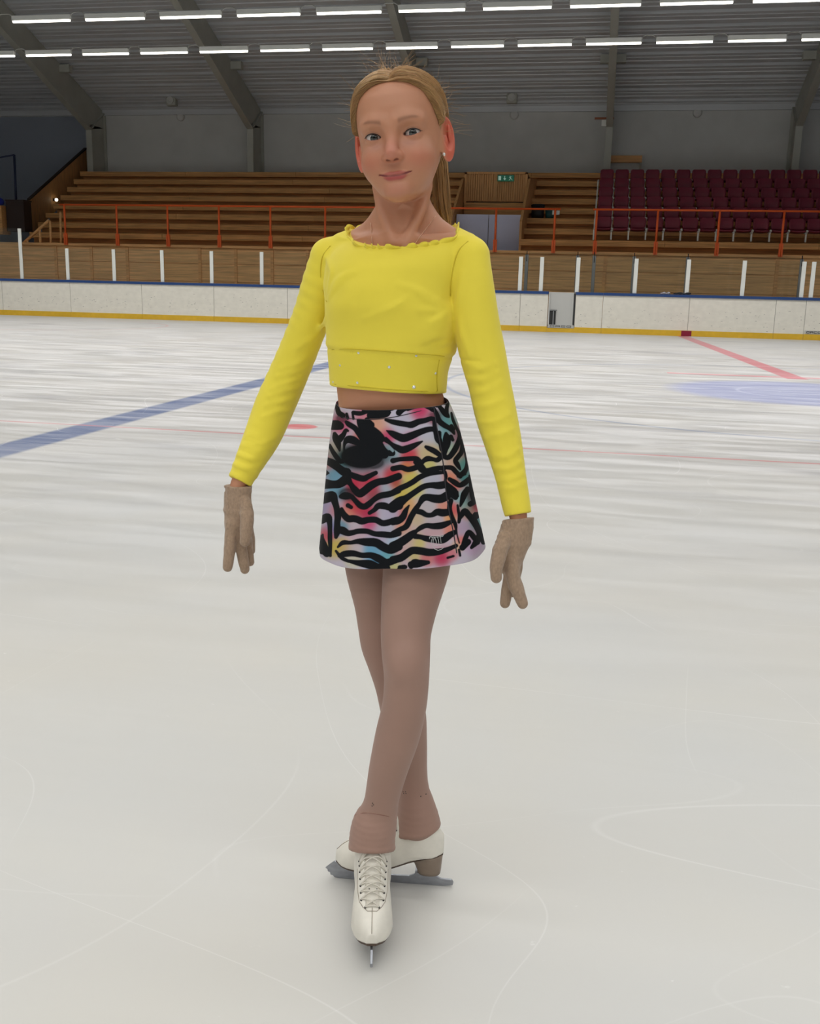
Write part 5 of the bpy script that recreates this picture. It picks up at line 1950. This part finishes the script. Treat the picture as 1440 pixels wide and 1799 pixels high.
def print_color(X, Y):
    P = np.stack([X, Y], 1)

    def strokes(LS, soft=.45):
        m = np.zeros(len(X))
        for (ox, oy, k), pts in LS:
            q = np.array([(ox + a / k, oy + b / k, (w * 1.34 if LS is BLACK else w) / k / 2 + (.25 if LS is BLACK else 0)) for a, b, w in pts])
            if len(q) > 2:
                q = catmull(q, 4)
            lo, hi = q[:, :2].min(0) - q[:, 2].max() - 2, q[:, :2].max(0) + q[:, 2].max() + 2
            idx = np.where(np.all((P > lo) & (P < hi), axis=1))[0]
            if not len(idx):
                continue
            S = P[idx]
            best = np.full(len(S), 99.)
            for i in range(len(q) - 1):
                a, b = q[i, :2], q[i + 1, :2]
                ba = b - a
                h = np.clip(((S - a) @ ba) / (ba @ ba + 1e-9), 0, 1)
                best = np.minimum(best, np.linalg.norm(S - a - h[:, None] * ba, axis=1) - (q[i, 2] + h * (q[i + 1, 2] - q[i, 2])))
            m[idx] = np.maximum(m[idx], np.clip(.5 - best / (2 * soft), 0, 1))
        return m
    acc = np.tile(lin((206, 198, 214)) * .12, (len(X), 1))
    wt = np.full(len(X), .12)
    for cx, cy, r, c in CLOUD:
        w = np.exp(-((X - cx) ** 2 + (Y - cy) ** 2) / (2 * (r * .55) ** 2)) * 1.6
        acc += w[:, None] * lin(c)
        wt += w
    col = acc / wt[:, None]
    g_ = col.mean(1)[:, None]
    col = np.clip(g_ + (col - g_) * 1.08 * 1.0, .004, 1) * .84
    ink = lin((13, 16, 21))
    m = strokes(BLACK)
    m = m * (1 - strokes(LIGHT))
    m = np.maximum(m, strokes(BLACK2))
    for cx, cy, rx_, ry_, k in DARKS:
        m = np.maximum(m, k * np.clip(2.2 * np.exp(-(((X - cx) / rx_) ** 2 + ((Y - cy) / ry_) ** 2)), 0, 1))
    return col * (1 - m[:, None]) + ink * m[:, None]


PX, PY = proj_g(outer)
front = (TH.ravel() > math.pi - .05) | (TH.ravel() < .05)
scol = np.zeros((len(outer), 3))
scol[front] = print_color(PX[front], PY[front])
bk_ = ~front
tb, vb2 = TH.ravel()[bk_], VV.ravel()[bk_]
PB3 = np.stack([np.cos(tb) * .12, np.sin(tb) * .12, vb2 * .27], 1)
wv = np.sin(vb2 * 46 + 2.6 * wob(PB3, 22, 41) + 2 * np.sin(tb * 3))
mk = np.clip(wv * 4 + .5, 0, 1)[:, None]
hue = wob(PB3, 18, 42)[:, None]
base = np.where(hue > .4, lin((206, 70, 110)), np.where(hue < -.4, lin((110, 170, 190)), lin((198, 186, 200))))
scol[bk_] = base * (1 - mk) + lin((13, 16, 21)) * mk
V = np.vstack([outer, inner])
C = np.vstack([scol, np.tile(lin((120, 112, 118)), (len(inner), 1))])
nr = NV + len(vin)
I, J = np.meshgrid(np.arange(nr - 1), np.arange(NU), indexing='ij')
Jn = (J + 1) % NU
F = np.stack([I * NU + J, I * NU + Jn, (I + 1) * NU + Jn, (I + 1) * NU + J], -1).reshape(-1, 4)[:, ::-1]
skirt = np_mesh('skirt', glocal(V), F, skirt_m, per, True, C)
nfo = (NV - 1) * NU
bvh_s = BVHTree.FromPolygons(outer.tolist(), F[:nfo].tolist())
# waistband edge and panel seam
seam('waistband_seam', [(594, 731), (612, 735), (640, 737), (668, 736), (700, 731), (730, 724), (762, 716)], skirt, bvh_s, .0007, pm('dark_thread', (46, 44, 52), .8))
seam('panel_seam', [(762, 716), (766, 745), (772, 775), (777, 805), (781, 840), (784, 870), (790, 905), (797, 940), (802, 972)], skirt, bvh_s, .0009, bpy.data.materials['dark_thread'])
# rhinestone emblem
em = MB()
for pts in ([(545, 985), (542, 962), (572, 948), (660, 944), (750, 934), (742, 952), (700, 958), (560, 968)], [(596, 962), (575, 1010), (566, 1066)], [(618, 966), (600, 1010), (596, 1070)], [(622, 966), (640, 1015), (652, 1066)],
            [(664, 962), (678, 1010), (684, 1058)], [(704, 956), (712, 1010), (716, 1056)], [(596, 1080), (640, 1088), (722, 1074)], [(590, 1106), (620, 1140), (672, 1158), (720, 1146), (752, 1118)]):
    q = np.array([(690 + a / 8.47, 830 + b / 8.47) for a, b in pts])
    seg = np.linalg.norm(np.diff(q, axis=0), axis=1)
    arc = np.concatenate([[0], np.cumsum(seg)])
    for t in np.arange(0, arc[-1], 1.55):
        h = cast(bvh_s, np.interp(t, arc, q[:, 0]), np.interp(t, arc, q[:, 1]))
        if h is not None:
            em.sphere(h[0] - ORG, .00062, 6, 4)
em.build('rhinestone_emblem', crystal_m, skirt)

# =================================================================== gloves
def make_glove(palm, fingers, top_c, top_n, lo, hi, rib):
    ch = [Chain([st(*q) for q in f[0]], 5, f[1]) for f in [palm] + fingers]

    def fn(P):
        d, t = ch[0](P, arc=True)
        d = smin(d, .3 + 0 * d, .001)
        for c in ch[1:]:
            d = smin(d, c(P), .0038)
        ct = cut_plane(P, top_c, top_n)
        u = (P - top_c) @ np.array([1, .35, 0])
        d = d - .0007 * np.sin(u * 1500) * np.clip((ct + .042) / .006, 0, 1)
        d = d - .0012 * np.exp(-((ct + .043) / .004) ** 2) - .001 * np.clip((ct + .006) / .006, 0, 1) + .0005 * wob(P, 140, rib)
        return np.maximum(d, ct)
    V, F = polygonise(fn, lo, hi, .0017)
    V = relax(V, F, 1, .4)
    return np_mesh('glove', glocal(V), F, glove_m, per)


cL = pg(417, 853, 1.717)
gl = make_glove(
    ([(419, 846, 22.5, 1.717), (418, 866, 23.5, 1.715), (418, 890, 24.5, 1.712), (418, 915, 24, 1.708), (417, 936, 20, 1.706)], (1, 1.45, 1)),
    [([(407, 920, 11.5, 1.700), (405, 950, 11, 1.694), (402, 978, 10, 1.690), (399.5, 996, 8.6, 1.688)], None),          # index
     ([(417, 925, 11, 1.708), (422, 955, 10.5, 1.706), (427, 983, 9.6, 1.705), (430, 1000, 8.2, 1.705)], None),           # middle
     ([(427, 925, 10.5, 1.722), (433, 952, 10, 1.724), (437, 974, 9, 1.725), (438.5, 987, 8, 1.726)], None),              # ring
     ([(434, 920, 9.5, 1.736), (438, 942, 9, 1.740), (440, 958, 8.4, 1.742), (440.5, 968, 7.6, 1.743)], None),            # little
     ([(430, 882, 11, 1.704), (434, 908, 12, 1.690), (432.5, 932, 11.3, 1.682), (430.5, 951, 9.5, 1.678)], None)],        # thumb
    cL, (.02, 0, 1), cL - np.array([.05, .06, .18]), cL + np.array([.06, .08, .03]), 3)
cR = pg(910, 911, 1.578)
gr = make_glove(
    ([(913, 900, 24.5, 1.578), (909, 925, 28, 1.576), (902, 950, 29.5, 1.573), (895, 972, 27.5, 1.570), (893, 990, 21, 1.568)], (1, 1.45, 1)),
    [([(899, 985, 15, 1.562), (901, 1012, 13, 1.556), (909, 1038, 12.4, 1.552), (918, 1060, 9.8, 1.550)], None),           # index
     ([(895, 990, 11, 1.572), (893, 1020, 10.5, 1.570), (889, 1045, 10, 1.569), (887, 1060, 8.8, 1.569)], None),           # middle
     ([(903, 985, 10.5, 1.586), (903, 1010, 10, 1.588), (902, 1030, 9, 1.589), (900, 1042, 8, 1.590)], None),              # ring
     ([(910, 975, 9.5, 1.598), (909, 996, 9, 1.602), (907, 1010, 8.4, 1.604), (906, 1020, 7.6, 1.605)], None),             # little
     ([(886, 945, 13, 1.560), (877, 972, 13.5, 1.546), (872, 996, 12, 1.538), (871.5, 1014, 10.3, 1.535)], None)],         # thumb
    cR, (-.12, .2, 1), cR - np.array([.07, .07, .19]), cR + np.array([.05, .07, .035]), 4)

# =================================================================== skates
BS = [0, .012, .035, .065, .10, .135, .165, .19, .207, .2175]
BZ = [.081, .079, .077, .068, .053, .044, .0415, .0415, .0425, .046]
BWD = [.014, .026, .031, .0325, .0335, .0365, .0385, .0325, .0235, .008]
BTP = [.112, .126, .148, .165, .156, .124, .102, .087, .0755, .062]
gi = lambda s, T: np.interp(s, BS_F, T)
BS_F = np.linspace(0, .2175, 90)
def smooth_tab(T):
    t = np.interp(BS_F, BS, T)
    k = np.array([1, 2, 3, 4, 3, 2, 1.]) / 16
    return np.convolve(np.pad(t, 3, mode='edge'), k, 'valid')
TZ, TW, TT = smooth_tab(BZ), smooth_tab(BWD), smooth_tab(BTP)


def boot_fn(Q):
    s, l, z = Q.T
    zs, w, tp = gi(s, TZ), gi(s, TW), gi(s, TT)
    H = tp - zs
    v = np.clip((z - zs) / H, 0, None)
    # fuller near the sole, rounded on top
    r = (np.abs(l / w) ** 2.5 + v ** 2.3) ** (1 / 2.4)
    d = (r - 1) * np.minimum(w, H)
    d = np.maximum(d, zs - z)
    d = np.maximum(d, np.maximum(-s, s - .2175))
    shaft = ell(np.stack([s, l, z * 0], 1), (.048, 0, 0), (.044, .0335, 1)) if False else (np.sqrt(((s - .052 - .06 * (z - .1)) / .034) ** 2 + (l / .031) ** 2) - 1) * .031
    shaft = np.maximum(shaft, np.maximum(.085 - z, z - .165))
    d = smin(d, shaft, .018)
    # recessed tongue between the lace flaps
    gap = .011 + .004 * np.clip((.18 - s) / .08, 0, 1)
    slot = np.maximum(np.abs(l) - gap, np.maximum(.092 - s, s - .176))
    d = d + .0028 * np.clip(.5 - slot / .0012, 0, 1) * (z > zs + .02)
    return d


def top_pt(s, l, lift=0.0):
    zs, w, tp = [float(gi(np.array([s]), T)[0]) for T in (TZ, TW, TT)]
    z = zs + (tp - zs) * max(0, 1 - abs(l / w) ** 2.5) ** (1 / 2.3)
    return np.array([s, l, z + lift])


def make_skate(heel, toe, label_first):
    dr = (toe - heel)[:2]
    dr = np.array([*(dr / np.linalg.norm(dr)), 0])
    sd = np.array([-dr[1], dr[0], 0])
    M_ = np.stack([dr, sd, [0, 0, 1.]])
    W = lambda Q: heel + np.asarray(Q) @ M_ - ORG
    V, F = polygonise(boot_fn, (-.008, -.05, .03), (.225, .05, .205), .0018)
    V = relax(V, F, 2, .4)
    boot = np_mesh('ice_skate', W(V), F, boot_m, per)
    # sole and heel
    so = MB()
    for i in range(len(BS_F) - 1):
        pass
    ss = np.linspace(.0005, .2170, 60)
    R = []
    for s in ss:
        w = max(.003, float(gi(np.array([s]), TW)[0]) - .0016)
        z = float(gi(np.array([s]), TZ)[0])
        R.append([(s, -w + .002, z - .0045), (s, -w, z + .0012), (s, w, z + .0012), (s, w - .002, z - .0045)])
    so.loft(R)
    so.v = [tuple(W(np.array(v))) for v in so.v]
    so.build('sole', sole_m, boot)
    hb = MB()
    rings = []
    for z, k, fr in ((.033, .80, .052), (.040, .84, .054), (.060, .92, .062), (.074, 1.0, .076), (.079, 1.02, .092)):
        ring = []
        for a in np.linspace(0, 2 * math.pi, 28, endpoint=False):
            c_, s_ = math.cos(a), math.sin(a)
            sx = fr / 2 + (fr / 2 - .001) * np.sign(c_) * abs(c_) ** .7 + (.004 if c_ < 0 else 0) * (1 - k) * 5
            ring.append((sx, .0295 * k * np.sign(s_) * abs(s_) ** .7, min(z, float(gi(np.array([min(max(sx, 0), .2)]), TZ)[0]) - .003)))
        rings.append(ring)
    hb.loft(rings, True, True)
    hb.v = [tuple(W(np.array(v))) for v in hb.v]
    hb.build('heel', heel_m, boot)
    # blade with its two stanchions
    prof = [(-.020, .0035), (-.0215, .010), (-.018, .0155), (.004, .0165), (.014, .021), (.020, .0305), (.050, .0305), (.057, .022), (.068, .0175), (.100, .0165), (.128, .0180), (.142, .0250), (.150, .0375), (.166, .0375), (.172, .0290), (.186, .0270), (.196, .0310),
            (.204, .0380), (.222, .0370), (.2395, .0215), (.2355, .0190), (.2345, .0140), (.2300, .0125), (.2290, .0070), (.2240, .0060), (.2210, .0020), (.2100, .0006), (.1000, .0), (.0000, .0006)]
    bl = MB()
    bl.loft([[(s, -.0022, z) for s, z in prof], [(s, .0022, z) for s, z in prof]])
    for s0, s1, z in ((.012, .056, .0315), (.150, .190, .0375)):
        bl.box(s0, s1, -.013, .013, z - .002, z + .0015, .0008)
    bl.v = [tuple(W(np.array(v))) for v in bl.v]
    blade = bl.build('blade', blade_m, boot)
    bm_ = blade.modifiers.new('bevel', 'BEVEL')
    bm_.width = .0005
    bm_.segments = 1
    bm_.limit_method = 'ANGLE'
    # laces: crossing rows over the tongue
    lc = MB()
    rowsn = 8
    ey = []
    for i in range(rowsn):
        s = .094 + .0118 * i
        half = .0255 - .0009 * i
        if i == rowsn - 1:
            half = .0125
            s += .003
        ey.append((s, half))
    for i, (s, h) in enumerate(ey):
        for sg in (-1, 1):
            e_ = MB().sphere(top_pt(s, sg * h, .0006), .0021, 8, 5)
            e_.v = [tuple(W(np.array(v))) for v in e_.v]
            e_.build('eyelet', eyelet_m, boot)
        if i + 1 < rowsn:
            s2, h2 = ey[i + 1]
            for sg in (-1, 1):
                pts = []
                for t in np.linspace(0, 1, 12):
                    l = sg * (h * (1 - t) - h2 * t)
                    s_ = s + (s2 - s) * (t ** 1.0)
                    up = .0022 + .0016 * math.sin(math.pi * t) + (.0012 if sg > 0 else 0) * math.sin(math.pi * t)
                    pts.append(top_pt(s_, l, up))
                lc.tube(pts, [.0015] * 12, 6)
    s, h = ey[-1]
    lc.tube([top_pt(s, l, .0022) for l in np.linspace(-h, h, 8)], .0018, 6)
    lc.v = [tuple(W(np.array(v))) for v in lc.v]
    lc.build('laces', lace_m, boot)
    # stitched toe seams
    tl = MB()
    tl.tube([top_pt(s_, 0, .0005) for s_ in np.linspace(.181, .2165, 12)], .0007, 5)
    for sg in (-1, 1):
        tl.tube([top_pt(s_, sg * np.interp(s_, [.098, .14, .165, .178, .186], [.0285, .0275, .0235, .0165, .0085]), .0006) for s_ in np.linspace(.098, .186, 22)] + [top_pt(.1865, 0, .0006)], .0006, 5)
    tl.v = [tuple(W(np.array(v))) for v in tl.v]
    tl.build('stitching', pm('boot_stitch', (150, 140, 126), .8) if 'boot_stitch' not in bpy.data.materials else bpy.data.materials['boot_stitch'], boot)
    vh_ = MB()
    for s_, l in ((.170, 0), (.150, -.006), (.150, .008), (.132, .002), (.118, -.007), (.117, .006)):
        vh_.sphere(top_pt(s_, l, -.0024), .0012, 8, 4)
    vh_.v = [tuple(W(np.array(v))) for v in vh_.v]
    vh_.build('tongue_holes', eyelet_m, boot)['kind'] = 'stuff'
    return boot


tip = ground_g(652, 1701)
back = pg(654.5, 1520, 1.745)
back[2] = 0
drF = (back - tip) / np.linalg.norm(back - tip)
skF = make_skate(tip + drF * .222, tip, True)
tl_, tr_ = ground_g(582, 1541), ground_g(795, 1557)
drB = (tl_ - tr_) / np.linalg.norm(tl_ - tr_)
skB = make_skate(tr_ + drB * .0205, tl_, False)
print('rear blade', np.linalg.norm(tl_ - tr_), 'front', tip, 'rear', tl_, tr_)
w = bpy.data.worlds.new('world')
SC.world = w
w.use_nodes = True
w.node_tree.nodes['Background'].inputs[0].default_value = (.75, .85, 1, 1)
w.node_tree.nodes['Background'].inputs[1].default_value = WORLD
SC.view_settings.view_transform = 'Standard'
SC.view_settings.look = 'None'
SC.view_settings.exposure = EXPOSURE
SC.view_settings.gamma = 1
SC.view_settings.use_curve_mapping = False
SC.cycles.max_bounces = 8
SC.cycles.diffuse_bounces = 5
SC.cycles.transparent_max_bounces = 12
SC.cycles.use_denoising = True
